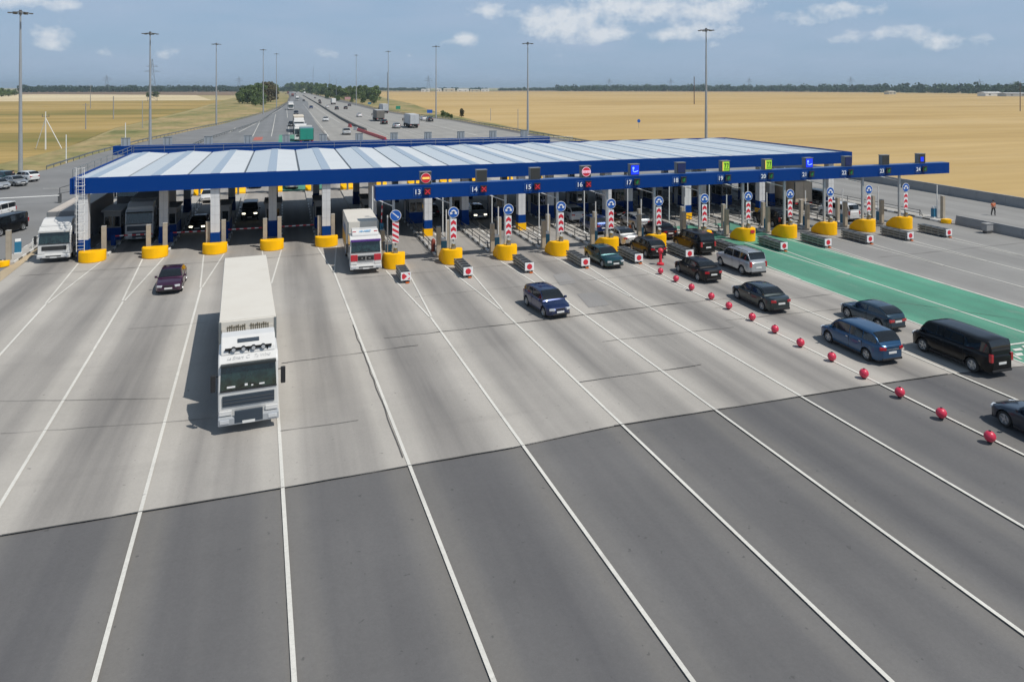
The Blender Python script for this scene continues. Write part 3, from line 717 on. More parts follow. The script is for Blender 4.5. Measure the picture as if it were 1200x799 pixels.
# pillars, cabinets, poles on the gantry islands
def pillar(x, y, h, label):
    mb = MB(); mb.box(0, 0, .17, .36, .36, h); mb.box(0, 0, .17 + h, .38, .38, .05, 1)
    o = mb.build('beige_pillar', [M_beige, M_kerb], bevel=.02); o.location = (x, y, 0)
    return tag(o, label, 'pillar', 'beige pillars on the islands')
pl = pillar(xk(1) - .72, 61.9, 2.5, 'x'); pl['label'] = 'front left beige pillar behind the block beside the left edge of lane 13'
pr = pl.copy(); C.objects.link(pr); pr.location = (xk(1) + .74, 64.6, 0); pr['label'] = 'rear right beige pillar behind the block beside the left edge of lane 13'
for k in range(2, 13):
    o = pl.copy(); C.objects.link(o); o.location = (xk(k) - .72, 61.9, 0); o['label'] = 'front left beige pillar on the island between ' + lane_word(k)
    o = pl.copy(); C.objects.link(o); o.location = (xk(k) + .74, 64.6, 0); o['label'] = 'rear right beige pillar on the island between ' + lane_word(k)
o = pl.copy(); C.objects.link(o); o.location = (71.2, 62.0, 0); o['label'] = 'single beige pillar at the right edge of lane 24'
for k in range(-4, 1):
    for s, y in ((-.62, 70.7), (.66, 71.2)):
        o = pl.copy(); C.objects.link(o); o.location = (xk(k) + s, y, 0)
        o['label'] = '%s beige pillar at the %s column from the left end of the canopy' % ('left' if s < 0 else 'right', ORD[k + 4])
def cabinet(loc, label):
    t = thing('payment_cabinet', label, 'cabinet', loc, group='teal cabinets on the islands')
    mb = MB(); mb.box(0, 0, .17, .52, .42, 1.05); mb.build('body', M_teal, t, bevel=.02)
    mb = MB(); mb.box(0, 0, 1.225, .44, .36, .22, ty=.7); mb.box(0, .0, .171, .60, .5, .10); mb.build('cap', M_white, t, bevel=.02); return t
cb = cabinet((xk(1) - .05, 62.9, 0), 'small teal cabinet with white cap on the island beside the left edge of lane 13')
for k in range(2, 13): dup(cb, (xk(k) - .05, 62.9, 0), 0, 'small teal cabinet with white cap on the island between ' + lane_word(k))
dup(cb, (70.6, 62.6, 0), 0, 'small teal cabinet with white cap at the right edge of lane 24')
dup(cb, (-22.6, 74.2, 0), .3, 'small teal cabinet at the left edge of the plaza')
def pole(loc, label, h, name='slim_pole', light=False):
    mb = MB(); mb.tube((0, 0, .17), (0, 0, h), .055, n=8); mb.box(0, 0, .17, .22, .22, .03)
    if light: mb.box(0, -.06, h - .1, .22, .2, .42, 1)
    o = mb.build(name, [M_white, M_dsteel]); o.location = loc; return tag(o, label, 'pole', 'slim poles at the toll lanes')
p1 = pole((xk(1) - .25, 62.1, 0), 'short white pole beside the cabinet beside the left edge of lane 13', 3.9)
p2 = pole((xk(1) - 1.02 + 0, 66.4, 0), 'tall grey pole reaching the gantry beside the left edge of lane 13', 5.9)
for k in range(2, 13):
    o = p1.copy(); C.objects.link(o); o.location = (xk(k) + .30, 63.4, 0); o['label'] = 'short white pole beside the cabinet between ' + lane_word(k)
    if k < 11:
        o = p2.copy(); C.objects.link(o); o.location = (xk(k) + .85, 67.4, 0); o['label'] = 'tall grey pole reaching up behind the gantry between ' + lane_word(k)
o = p1.copy(); C.objects.link(o); o.location = (70.8, 62.4, 0); o['label'] = 'short white pole at the right edge of lane 24'
# kerb rails on the islands
def kerb_rail(loc, L, label):
    mb = MB()
    for z in (.42, .76): mb.box(0, L / 2, z, .05, L, .06)
    n = int(L / 2.8)
    for i in range(n + 1): mb.box(0, .05 + i * (L - .1) / n, .17, .06, .06, .70)
    for z in (.42, .78): mb.tube((0, .02, z + .04), (0, -.35, .2), .03, n=5)
    o = mb.build('kerb_rail', M_dsteel); o.location = loc; return tag(o, label, 'railing', 'low rails along the islands')
kr = kerb_rail((xk(1) - .78, 63.2, 0), 14, 'low dark rail on the left side of the island before lane 13')
o = kr.copy(); C.objects.link(o); o.location = (xk(1) + .72, 66, 0); o['label'] = 'low dark rail on the right side of the island before lane 13'
for k in range(2, 13):
    for s, y in ((-.78, 63.2), (.76, 66)):
        o = kr.copy(); C.objects.link(o); o.location = (xk(k) + s, y, 0); o['label'] = 'low dark rail on the %s side of the island between %s' % ('left' if s < 0 else 'right', lane_word(k))
o = kr.copy(); C.objects.link(o); o.location = (70.1, 64, 0); o['label'] = 'low dark rail along the right edge of lane 24'
o = kr.copy(); C.objects.link(o); o.location = (70.4, 79, 0); o['label'] = 'low dark rail continuing behind lane 24 beside the outer road'
for k in range(-4, 1):
    o = kr.copy(); C.objects.link(o); o.location = (xk(k) + .75, 84, 0); o['label'] = 'low rail in the shade behind the %s column from the left' % ORD[k + 4]
# booths
def booth(loc, label):
    t = thing('toll_booth', label, 'toll booth', loc, group='toll booths under the canopy')
    mb = MB(); mb.box(0, 0, .17, 1.5, 3.6, 1.2, 1); mb.box(0, 0, 1.37, 1.46, 3.56, .1, 0); mb.box(0, 0, 2.45, 1.46, 3.56, .5, 0)
    for sx in (-.68, .68):
        for sy in (-1.73, -.4, .5, 1.73): mb.box(sx, sy, 1.47, .1, .1, .98, 0)
    mb.box(0, -1.73, 1.47, .1, .1, .98, 0)
    mb.build('wall', [mat('booth_panel', (.26, .265, .27), .6, dirt=.3), M_blue], t)
    mb = MB(); mb.box(0, 0, 1.47, 1.36, 3.42, .98); mb.build('window', M_glassd, t)
    mb = MB(); mb.box(0, 0, 2.95, 1.8, 4.0, .16); mb.build('roof', M_conwall, t, bevel=.02)
    mb = MB(); mb.box(-.765, .9, .2, .04, .8, 2.1); d = mb.build('door', M_colm, t)
    return t
bt = booth((xk(-4), 79.5, 0), 'shaded toll booth with blue base behind the first column from the left')
for k in range(-3, 13):
    if k == 0: lab = 'shaded toll booth with blue base behind the fifth column from the left'
    elif k < 1: lab = 'shaded toll booth with blue base behind the %s column from the left' % ORD[k + 4]
    else: lab = at_isl(k, 'shaded toll booth with blue base')
    dup(bt, (xk(k), 79.5 if k < 1 else 79.0, 0), 0, lab)
# lane barriers
def barrier(loc, label, up=False):
    t = thing('lane_barrier', label, 'barrier', loc, group='barriers across the toll lanes')
    mb = MB(); mb.box(0, 0, .17, .38, .34, .98); mb.build('housing', M_blue if not up else M_teal, t, bevel=.02)
    a = MB()
    for i in range(9):
        a.box(.2 + .35 * (i + .5), 0, 0, .35, .05, .10, 0 if i % 2 == 0 else 1)
    o = a.build('arm', [M_red, M_signw], t); o.location = (0, -.2, 1.02)
    if up: o.rotation_euler = (0, -PI / 2 * .97, 0)
    return t
br = barrier((xk(-4) + .6, 75.2, 0), 'lowered red and white barrier arm in the first lane under the canopy')
for k in (-3, -2, -1): dup(br, (xk(k) + .6, 75.2, 0), 0, 'lowered red and white barrier arm in the %s lane under the canopy' % ORD[k + 4])
barrier((xk(1) + .7, 73.4, 0), 'barrier with its red and white arm raised in lane 13', True)

# ---------------------------------------------------------------- red spheres along the sixth line, plastic post
def sphere(loc, r, label):
    mb = MB(); prof = [(max(.03, r * math.cos(a)), r * math.sin(a)) for a in [(-80 + 160 * i / 14) * PI / 180 for i in range(15)]]
    mb.lathe(prof, 24); mb.lathe([(.10, -r - .03), (.10, -r * .9)], 12, m=1); mb.lathe([(.05, r * .96), (.05, r + .02)], 10, m=1)
    o = mb.build('marker_sphere', [mat('red_sphere_paint', (.62, .03, .075), .38, coat=.3, dirt=.15, dscale=3, dirtc=(.35, .03, .06)), M_black], smooth=50)
    o.location = loc; return tag(o, label, 'marker ball', 'red balls along the lane line')
SP = [(774, 321), (792, 330), (811, 340), (833, 351), (855, 362), (881, 375.5), (908, 390), (939, 406), (974, 423), (1012, 443), (1055, 465), (1104, 490), (1160, 518)]
s0 = None
for i, p in enumerate(reversed(SP)):
    x, y = G(*p); lab = ('red ball nearest the camera on the lane line' if i == 0 else 'red ball farthest from the camera, beside the cushions' if i == 12 else 'red ball on the lane line, %s from the nearest' % ORD[i])
    if s0 is None: s0 = sphere((x, y, .25), .23, lab)
    else:
        o = s0.copy(); C.objects.link(o); o.location = (x + random.uniform(-.06, .06), y, .25); o['label'] = lab; o.rotation_euler.z = i
t = thing('marker_post', 'short red post with a round red head before lane 17', 'marker post', (*G(774, 310), 0))
mb = MB(); mb.lathe([(.30, 0), (.30, .12), (.12, .2), (.12, .9), (.10, .95)], 14); mb.build('stem', M_red, t, smooth=40)
mb = MB(); mb.lathe([(.02, .92), (.17, .98), (.24, 1.12), (.24, 1.2), (.17, 1.34), (.02, 1.4)], 14); mb.build('head', M_red, t, smooth=60)
t = MB(); t.lathe([(.28, .17), (.28, .22), (.2, .24), (.16, .6), (.1, .95), (.04, 1.05)], 14); o = t.build('red_cone', M_orange, smooth=40); o.location = (xk(6) + .1, 65.4, 0)
tag(o, 'orange-red cone standing on the island between lanes 17 and 18', 'traffic cone')
t = MB(); t.lathe([(.2, .17), (.2, 1.1), (.12, 1.25), (.04, 1.32)], 12); o = t.build('hydrant', mat('rust_red', (.25, .05, .03), .7), smooth=40); o.location = (xk(2) - .85, 63.6, 0)
tag(o, 'dark red standpipe beside the beige pillar between lanes 13 and 14', 'hydrant')

# ---------------------------------------------------------------- walls and rails at the edges
def wall_run(name, label, pts, h, w0, w1, m, seg=4.0, cat='concrete wall'):
    mb = MB()
    for a, b in zip(pts[:-1], pts[1:]):
        a = Vector((*a, 0)); b = Vector((*b, 0)); L = (b - a).length; n = max(1, int(L / seg)); d = (b - a) / n
        rz = math.atan2(d.y, d.x) - PI / 2
        for i in range(n):
            c = a + d * (i + .5)
            mb.box(c.x, c.y, -.06, w0, d.length - .03, .32, rz=rz); mb.box(c.x, c.y, .26, w0, d.length - .03, h - .26, rz=rz, tx=w1 / w0)
    return tag(mb.build(name, m), label, cat)
wall_run('boundary_wall', 'grey concrete wall along the far right edge of the outer road', [(86.2, 38), (87.6, 63), (88.6, 80), (89.4, 100), (85, 130), (79.0, 162)], 1.25, .5, .3, M_conwall)
wall_run('jersey_barrier', 'grey concrete barrier running to the right from lane 24', [(70.5, 59.6), (70.3, 52), (69.9, 38)], .95, .62, .3, M_conwall, 3.0, 'concrete barrier')
mb = MB(); mb.box(0, 0, .25, .9, .6, .7); mb.box(0, 0, 0, .7, .5, .3, 1); mb.box(0, 0, .95, .98, .7, .05); o = mb.build('utility_box', [M_conwall, M_dsteel], bevel=.02); o.location = (*G(1157, 273), 0)
tag(o, 'small grey utility box against the concrete barrier', 'utility box')
mb = block_low(); o = mb.build('yellow_nose', M_yel, smooth=40); o.scale = (.5, .6, .5); o.location = (70.5, 59.0, 0); o.location.y = 59.9
o.location.x = 69.9; tag(o, 'small flat yellow nose at the start of the concrete barrier', 'traffic block')
def guardrail(label, pts, step=4.0, h=.72, double=False):
    o0 = Vector((*pts[0], 0)); t = thing('guard_rail', label, 'guard rail', o0)
    post = MB(); beam = MB(); acc = 0
    for a, b in zip(pts[:-1], pts[1:]):
        a = Vector((*a, 0)) - o0; b = Vector((*b, 0)) - o0; L = (b - a).length; d = (b - a).normalized(); rz = math.atan2(d.y, d.x) - PI / 2
        st = step if (a + o0).length < 400 else step * 3
        for i in range(max(1, int(L / st))):
            c = a + d * (i * st); post.box(c.x, c.y, -.25, .1, .12, h + .2, rz=rz)
        c = (a + b) / 2
        beam.box(c.x, c.y, h - .30, .10, L, .13, rz=rz); beam.box(c.x, c.y, h - .13, .10, L, .13, rz=rz)
    nb = len(beam.v); beam.add(post.v, post.f, 1); beam.build('rail', [M_steel, M_dsteel], t); return t
guardrail('steel guard rail along the outer left edge beside the dry field', out_l[4:13])
guardrail('steel guard rail between the left side road and the carriageway', [(-24, 150), (-21, 217), (-15, 271), (-9.5, 328), (-1.2, 560), (5.7, 750)])
guardrail('steel guard rail along the right edge beside the stubble field', [(x - .6, y) for x, y in edge_r[3:]])
wall_run('median_barrier', 'concrete median barrier running down the middle of the highway', [(27.0, 249), (26.2, 281), (26.0, 342), (29.6, 700), (35, 1400)], .9, .9, .5, mat('median_dark', (.12, .12, .115), .9, dirt=.3), 8)
rbm = None
for i in range(24):
    f = i / 23; x = 24.6 + 3.0 * f; y = 251 - 47 * f
    mb = MB()
    if rbm is None:
        mb.sideprism([(-.3, 0), (.3, 0), (.3, .25), (.12, .45), (.12, .85), (-.12, .85), (-.12, .45), (-.3, .25)], -1, 1)
        rbm = mb.build('plastic_barrier', mat('red_plastic', (.55, .035, .04), .5, dirt=.2)); o = rbm
    else: o = rbm.copy(); C.objects.link(o)
    o.location = (x, y, 0); o.rotation_euler.z = PI / 2 + .06
    tag(o, 'red plastic barrier in the highway median, %s from the far end' % ORD[i], 'plastic barrier', 'red plastic barriers in the median')
o = MB().sideprism([(-.35, 0), (.35, 0), (.35, .3), (.14, .5), (.14, 1.0), (-.14, 1.0), (-.14, .5), (-.35, .3)], -1.4, 1.4).build('plastic_barrier', mat('white_plastic', (.7, .7, .68), .5)); o.location = (*G(417, 152.5), 0); o.rotation_euler.z = 1.9
tag(o, 'white plastic barrier at the end of the red ones', 'plastic barrier')
o = MB().sideprism([(-.35, 0), (.35, 0), (.35, .3), (.14, .5), (.14, 1.1), (-.14, 1.1), (-.14, .5), (-.35, .3)], -1.6, 1.6).build('plastic_barrier', MATS['red_plastic']); o.location = (*G(410, 149), 0); o.rotation_euler.z = 1.75
tag(o, 'single red plastic barrier beyond the white one', 'plastic barrier')
# left edge: lane booms, pillar
t = thing('lane_boom', 'long white boom closing the road at the left edge', 'barrier', (*G(70, 237.5), 0))
mb = MB(); mb.box(0, 0, 0, .35, .35, 1.15); mb.tube((0, 0, 0), (0, 0, 1.9), .06, n=6); mb.tube((0, 0, 1.9), (1.4, 2.6, 2.2), .05, n=6); mb.tube((0, 0, 1.2), (1.6, 2.8, 1.2), .04, n=6); mb.build('housing', M_dsteel, t)
mb = MB(); mb.tube((0, -.2, .95), (-7.5, -.9, .95), .07, n=6); mb.build('arm', M_white, t)
x, y = G(2, 321); o = pl.copy(); C.objects.link(o); o.location = (-22.5, 71.6, 0); o['label'] = 'beige pillar at the left edge of the plaza'; 
railing('kerb_railing', 'white railing along the kerb left of the white truck', 'railing', [(-22.0, 76, .0), (-22.4, 92, .0)], 1.0, 2.5, M_white, r=.04)
mb = block_low(); o = mb.build('yellow_nose', M_yel, smooth=40); o.scale = (.5, .5, .5); o.location = (-22.5, 69.6, 0); tag(o, 'small yellow nose at the left edge of the picture', 'traffic block')
o = island_mesh(70, 100).build('traffic_island', [M_kerb, M_white, M_blackp]); tag(o, kind='structure'); o.location = (-22.4, 0, 0); o.scale = (.6, 1, 1)

# ---------------------------------------------------------------- cars
def paint(name, rgb, metal=.35, rough=.32): return mat('car_paint_' + name, rgb, rough, metal, coat=.35 if max(rgb) < .02 else .8, spec=.25 if max(rgb) < .02 else .5, dirt=.10, dscale=1.5, dirtc=tuple(c * .8 + .006 for c in rgb))
M_tyre = mat('tyre_rubber', (.02, .02, .02), .85); M_rim = mat('alloy_rim', (.45, .46, .47), .35, metal=.7)
M_trim = mat('black_trim', (.018, .018, .02), .6)
M_glass = mat('car_glass', (.010, .013, .016), .05, spec=.9)
M_lamp = mat('headlight_glass', (.62, .64, .66), .12, metal=.2, coat=1)
M_lampon = mat('headlight_lit', (.9, .88, .75), .2, emit=(1, .93, .7), es=2.5)
M_tail = mat('tail_light_red', (.42, .008, .015), .2, coat=1); M_plate = mat('number_plate', (.72, .72, .70), .5); M_chrome = mat('chrome', (.6, .6, .6), .18, metal=1)
TY = dict(
 sedan=dict(L=4.65, W=1.80, H=1.45, top=[(0, .60), (.03, .70), (.10, .80), (.26, .93), (.5, .96), (.80, 1.02), (.93, 1.03), (.985, .98), (1, .86)], r=(.25, .41, .68, .85), tt=.74, sill=.24),
 hatch=dict(L=4.3, W=1.80, H=1.50, top=[(0, .58), (.03, .70), (.10, .82), (.24, .96), (.5, .99), (.85, 1.05), (.97, 1.06), (1, .95)], r=(.22, .40, .80, .975), tt=.75, sill=.24),
 oldhatch=dict(L=4.0, W=1.64, H=1.38, top=[(0, .60), (.02, .74), (.10, .82), (.30, .90), (.5, .92), (.85, .97), (.97, .96), (1, .88)], r=(.30, .44, .74, .965), tt=.76, sill=.24),
 wagon=dict(L=4.7, W=1.84, H=1.64, top=[(0, .60), (.03, .74), (.10, .86), (.21, .99), (.5, 1.02), (.85, 1.08), (.97, 1.10), (1, 1.0)], r=(.19, .37, .84, .98), tt=.76, sill=.25),
 suv=dict(L=4.75, W=1.92, H=1.86, top=[(0, .72), (.02, .92), (.08, 1.06), (.25, 1.14), (.5, 1.16), (.85, 1.20), (.97, 1.20), (1, 1.08)], r=(.25, .38, .90, .985), tt=.80, sill=.36),
 van=dict(L=4.95, W=1.88, H=1.88, top=[(0, .66), (.02, .86), (.07, 1.0), (.14, 1.14), (.4, 1.18), (.85, 1.20), (.98, 1.20), (1, 1.05)], r=(.13, .27, .95, .99), tt=.82, sill=.28),
 coupe=dict(L=4.5, W=1.84, H=1.36, top=[(0, .55), (.03, .68), (.12, .80), (.30, .93), (.6, .97), (.82, 1.03), (.95, 1.04), (1, .92)], r=(.29, .46, .64, .90), tt=.70, sill=.20),
)
def lerp(a, b, t): return a + (b - a) * t
def car_geo(P):
    L, Wd, H = P['L'], P['W'], P['H']; r0, r1, r2, r3 = P['r']; wr = .33 if H < 1.7 else .37
    fs = [p[0] for p in P['top']]; zs = [p[1] for p in P['top']]
    def ztop(f): return float(np.interp(f, fs, zs))
    def hw(f):
        d = min(f, 1 - f) * L
        e = 1 - .30 * max(0, 1 - d / .55) ** 2.6
        bow = 1 - .05 * abs(2 * f - 1) ** 3
        return Wd / 2 * e * bow
    ax = (.185, .80)
    def zbot(f):
        z = P['sill'] + (.05 if f < .03 or f > .97 else 0)
        for a in ax:
            d = abs(f - a) * L; R = wr + .06
            if d < R: z = max(z, wr + math.sqrt(R * R - d * d))
        return z
    def zroof(f):
        b = ztop(f)
        if f <= r0 or f >= r3: return b
        if f < r1: t = (f - r0) / (r1 - r0); return lerp(ztop(r0), H - .035, math.sin(t * PI / 2) ** .92)
        if f > r2: t = (r3 - f) / (r3 - r2); return lerp(ztop(r3), H - .045, math.sin(t * PI / 2) ** .85)
        t = (f - r1) / (r2 - r1); return H - .035 + .035 * math.sin(t * PI) - .01 * t
    def side(f, z):   # half width at height z in the greenhouse
        zb = ztop(f); t = max(0, min(1, (z - zb) / (H - zb))); return lerp(hw(f) * .93, Wd / 2 * P['tt'], t)
    return dict(ztop=ztop, hw=hw, zbot=zbot, zroof=zroof, side=side, ax=ax, wr=wr)
WHEEL = {}
def wheel_mesh(r):
    if r in WHEEL: return WHEEL[r]
    t = MB(); w = .105
    t.lathe([(r * .3, -w * .3), (r * .62, -w), (r * .93, -w), (r, -w * .7), (r, w * .7), (r * .93, w), (r * .66, w), (r * .62, w * .1)], 24, axis='x')
    o1 = t.build('tyre', M_tyre, smooth=40)
    q = MB(); q.lathe([(r * .66, w * .2), (r * .68, w * .98), (r * .64, w * 1.06), (r * .58, w * .5), (r * .56, w * .22)], 24, axis='x', m=1); q.lathe([(r * .14, w * .2), (r * .12, w * .92)], 10, axis='x')
    for i in range(5):
        a = 2 * PI * i / 5; M = Matrix.Rotation(a, 4, 'X')
        q.box(w * .62, 0, .03, w * .3, r * .17, r * .56, 0, M=M)
    q.lathe([(r * .58, w * .15), (r * .58, w * .2)], 20, axis='x', m=2)
    o2 = q.build('rim', [M_rim, M_rim, M_trim], smooth=35)
    WHEEL[r] = (o1.data, o2.data); bpy.data.objects.remove(o1); bpy.data.objects.remove(o2); return WHEEL[r]
def add_wheel(t, x, y, r, side, full=True):
    me = wheel_mesh(r); o = bpy.data.objects.new('wheel', me[0]); C.objects.link(o); o.parent = t; o.location = (x, y, r)
    if side < 0: o.rotation_euler.z = PI
    if full:
        q = bpy.data.objects.new('rim', me[1]); C.objects.link(q); q.parent = o
def make_car(kind, pm, label, x, y_mid, rz, full=True, lit=False, rails=False, cat='car', name='parked_car', group=None, plate=True, glass=None, rearbright=None):
    P = TY[kind]; g = car_geo(P); L, Wd, H = P['L'], P['W'], P['H']; r0, r1, r2, r3 = P['r']
    glass = glass or M_glass
    t = thing(name, label, cat, (x, y_mid, 0), rz, group)
    Yf = lambda f: L / 2 - f * L
    st = sorted(set([0, .006, .018, .035, .06] + [1 - v for v in (0, .006, .018, .035, .06)] + list(np.linspace(.08, .92, 20)) + [a + d / L for a in g['ax'] for d in (-.41, -.38, -.34, -.26, -.16, -.05, .05, .16, .26, .34, .38, .41)]))
    mb = MB(); rows = []
    for f in st:
        w = g['hw'](f); zt = g['ztop'](f); zb = g['zbot'](f); zl = [zb, max(zb + .01, .36), max(zb + .02, .58), max(zb + .03, zt - .16), zt - .045, zt]
        wx = [.955, .99, 1.0, .985, .955, .90]
        cr = .03 if f < r0 else .015
        half = [(w * a, Yf(f), z) for a, z in zip(wx, zl)] + [(w * .5, Yf(f), zt + cr * .8)]
        rows.append(half + [(0, Yf(f), zt + cr)] + [(-a, b, c) for a, b, c in reversed(half)])
    mb.grid(rows); mb.add(rows[0], [tuple(range(len(rows[0])))]); mb.add(rows[-1], [tuple(range(len(rows[0])))])
    # greenhouse shell
    gs = sorted(set([r0, r1, r2, r3] + list(np.linspace(r0, r1, 6)) + list(np.linspace(r1, r2, 6)) + list(np.linspace(r2, r3, 6)))); rows = []
    for f in gs:
        zr = g['zroof'](f); zb = g['ztop'](f) - .02; h = max(0, zr - zb); d = min(.09, .4 * h)
        z1 = zr - d; w0 = g['side'](f, zb); w1 = g['side'](f, z1); w2 = max(.1, w1 - d * .7)
        half = [(w0, Yf(f), zb), (w1, Yf(f), z1), ((w1 + w2) / 2 + .012, Yf(f), zr - d * .30), (w2, Yf(f), zr - .004), (w2 * .5, Yf(f), zr + .012)]
        rows.append(half + [(0, Yf(f), zr + .016)] + [(-a, b, c) for a, b, c in reversed(half)])
    mb.grid(rows)
    # dark underside, wheel wells
    mb.box(0, -.0, P['sill'] - .04, Wd * .84, L * .93, .35, 1)
    for s in (-1, 1):
        mb.box(s * Wd * .475, Yf((g['ax'][0] + g['ax'][1]) / 2), P['sill'] - .03, .04, (g['ax'][1] - g['ax'][0]) * L - .86, .10, 1)
    mb.build('body', [pm, M_trim], t, smooth=38)
    # glass
    def pane(name, F0, F1, n=5, in0=.86, in1=.93):
        q = MB(); rows = []
        for i in range(n):
            f = lerp(F0, F1, i / (n - 1)); zr = g['zroof'](f); h = zr - g['ztop'](f); d = min(.09, .4 * max(.02, h))
            w = g['side'](f, zr - d) - d * .7 - .005
            sgn = 1 if F0 < .5 else -1
            rows.append([(w * u, Yf(f) + .010 * sgn, zr + .020 + .016 * (1 - u * u)) for u in (-1, -.5, 0, .5, 1)])
        q.grid(rows); return q.build(name, glass, t, smooth=60, fix=False)
    a = lerp(r0, r1, .08); b = lerp(r0, r1, .93); pane('windscreen', a, b)
    a = lerp(r2, r3, .10); b = lerp(r2, r3, .86); pane('rear_window', a, b)
    bands = [(r0 + .035, (r1 + r2) / 2 - .008 - .01), ((r1 + r2) / 2 + .008, r3 - .03)]
    if kind in ('wagon', 'suv', 'van'):
        w_ = (r3 - r1) / 3; bands = [(r0 + .03, r1 + w_ * .75), (r1 + w_ * .75 + .014, r1 + w_ * 1.75), (r1 + w_ * 1.75 + .014, r3 - .02)]
    if kind == 'coupe': bands = [(r0 + .04, r3 - .05)]
    for s in (-1, 1):
        for F0, F1 in bands:
            q = MB(); rows = []
            for i in range(9):
                f = lerp(F0, F1, i / 8); zl = g['ztop'](f) + .045; zh = g['zroof'](f) - .105
                if zh < zl + .01: continue
                rows.append([(s * (g['side'](f, lerp(zl, zh, v)) + .010), Yf(f), lerp(zl, zh, v)) for v in (0, .5, 1)])
            if len(rows) > 1: q.grid(rows); q.build('side_window', glass, t, smooth=60)
    for s in (-1, 1):
        for a in g['ax']: add_wheel(t, s * (Wd / 2 - .125), Yf(a), g['wr'], s, full)
    # lamps, plates, mirrors, bumpers
    zf = g['ztop'](.04) - .10; zr_ = g['ztop'](.985) - .16
    for s in (-1, 1):
        q = MB(); q.box(s * g['hw'](.02) * .80, L / 2 - .13, zf - .08, .36, .26, .15, rz=-s * .42); q.build('headlight', M_lampon if lit else M_lamp, t, bevel=.03)
        q = MB()
        if kind in ('suv', 'van'): q.box(s * g['hw'](.98) * .93, -L / 2 + .075, zr_ - .22, .17, .16, .42)
        elif kind == 'oldhatch': q.box(s * g['hw'](.985) * .78, -L / 2 + .05, zr_ - .12, .36, .12, .17)
        else: q.box(s * g['hw'](.985) * .84, -L / 2 + .10, zr_ - .08, .34, .20, .17, rz=s * .32)
        q.build('tail_light', M_tail, t, bevel=.02)
        q = MB(); q.box(s * (Wd / 2 + .07), Yf(r0 + .055), g['ztop'](r0) + .02, .19, .11, .14); q.box(s * (Wd / 2 - .04), Yf(r0 + .05), g['ztop'](r0) + .0, .14, .05, .05, 1); q.build('mirror', [pm, M_trim], t, bevel=.03)
    if plate:
        q = MB(); q.box(0, L / 2 + .004, .40, .52, .02, .115); q.build('number_plate', M_plate, t)
        q = MB(); q.box(0, -L / 2 - .012, .62 if H < 1.7 else .66, .52, .02, .115); q.build('number_plate', M_plate, t)
    q = MB(); q.box(0, L / 2 - .02, .25, Wd * .62, .06, .13); q.box(0, L / 2 - .015, zf - .03, Wd * .38, .06, .10); q.build('grille', M_trim, t, bevel=.02)
    if full:
        q = MB(); q.box(0, -L / 2 + .02, .27, Wd * .72, .07, .12); q.build('rear_bumper_insert', M_trim, t, bevel=.02)
        q = MB(); zz = g['ztop'](.25)
        if kind in ('wagon', 'hatch'): q.box(0, -L / 2 - .006, zr_ - .06, .8, .02, .035); q.build('chrome_strip', M_chrome, t)
    if full:
        q = MB()
        for s in (-1, 1):
            for F0, F1 in bands[:2]:
                f = F1 + .008; q.box(s * (g['hw'](f) * 1.0 - .004), Yf(f), .36, .012, .014, g['ztop'](f) - .40); q.box(s * (g['hw'](f) * .985 + .006), Yf(f - .028), g['ztop'](f) - .15, .03, .15, .03, 1)
        q.build('door_seams', [M_trim, M_chrome if kind in ('sedan', 'wagon', 'suv') else M_trim], t)
    if rails:
        for s in (-1, 1):
            q = MB(); xx = s * (Wd / 2 * P['tt'] - .10)
            q.tube((xx, Yf(r1 + .02), H + .05), (xx, Yf(r2 - .02), H + .05), .025, n=6)
            for f in (r1 + .02, (r1 + r2) / 2, r2 - .02): q.tube((xx, Yf(f), H - .06), (xx, Yf(f), H + .05), .02, n=5)
            q.build('roof_rail', M_trim, t)
    return t
PC = dict(blue=(.006, .020, .085), navy=(.007, .016, .034), teal=(.005, .055, .065), black=(.004, .004, .005), dgrey=(.014, .015, .017), purple=(.055, .012, .045), silver=(.42, .44, .46), white=(.78, .78, .77),
          petrol=(.006, .060, .15), slate=(.014, .026, .030), oldblue=(.008, .035, .065), maroon=(.05, .02, .025), vblack=(.003, .003, .004), midblue=(.008, .035, .16), lgrey=(.32, .33, .34), pearl=(.62, .62, .60))
def pt(c): return paint(c, PC[c], .15 if c in ('white', 'black', 'vblack') else .45)
A = 0.0; T = PI
def rear_at(x, y, kind): return (x, y + TY[kind]['L'] / 2)
def front_at(x, y, kind): return (x, y + TY[kind]['L'] / 2)   # facing the camera: bumper at y
def away(kind, c, label, x, y, rz=0, **k): return make_car(kind, pt(c), label, *rear_at(x, y, kind), rz, name='queuing_car', **k)
def facing(kind, c, label, x, y, rz=0, **k): return make_car(kind, pt(c), label, *front_at(x, y, kind), PI + rz, name='leaving_car', **k)
facing('sedan', 'purple', 'dark purple sedan driving towards the camera from the shaded lanes', -8.0, 56.7, .03)
facing('hatch', 'blue', 'shiny dark blue hatchback driving alone in the middle of the plaza', 16.9, 43.0, .10)
facing('sedan', 'teal', 'dark green sedan leaving lane 16 beside a crash cushion', 26.1, 53.4, .04)
away('sedan', 'black', 'black sedan queuing beside the red balls before lane 17', 31.4, 47.2, .0)
away('suv', 'silver', 'silver off-road car with roof rails beside the green lane', 35.9, 47.8, .0, rails=True)
away('sedan', 'slate', 'dark grey-green sedan behind the black sedan', 31.5, 39.5, -.02)
away('oldhatch', 'oldblue', 'old dark blue hatchback with a sloping tail beside the green lane', 35.8, 34.3, .03)
away('wagon', 'petrol', 'blue family car with chrome window line behind the red balls', 31.4, 30.4, -.01)
away('van', 'vblack', 'long black van with dark windows at the end of the queue', 35.5, 27.4, .0, cat='van')
away('coupe', 'navy', 'dark blue coupe cut off by the right edge of the picture', 31.25, 19.7, -.02)
away('hatch', 'dgrey', 'dark grey hatchback entering lane 17 beside a crash cushion', 31.3, 55.4)
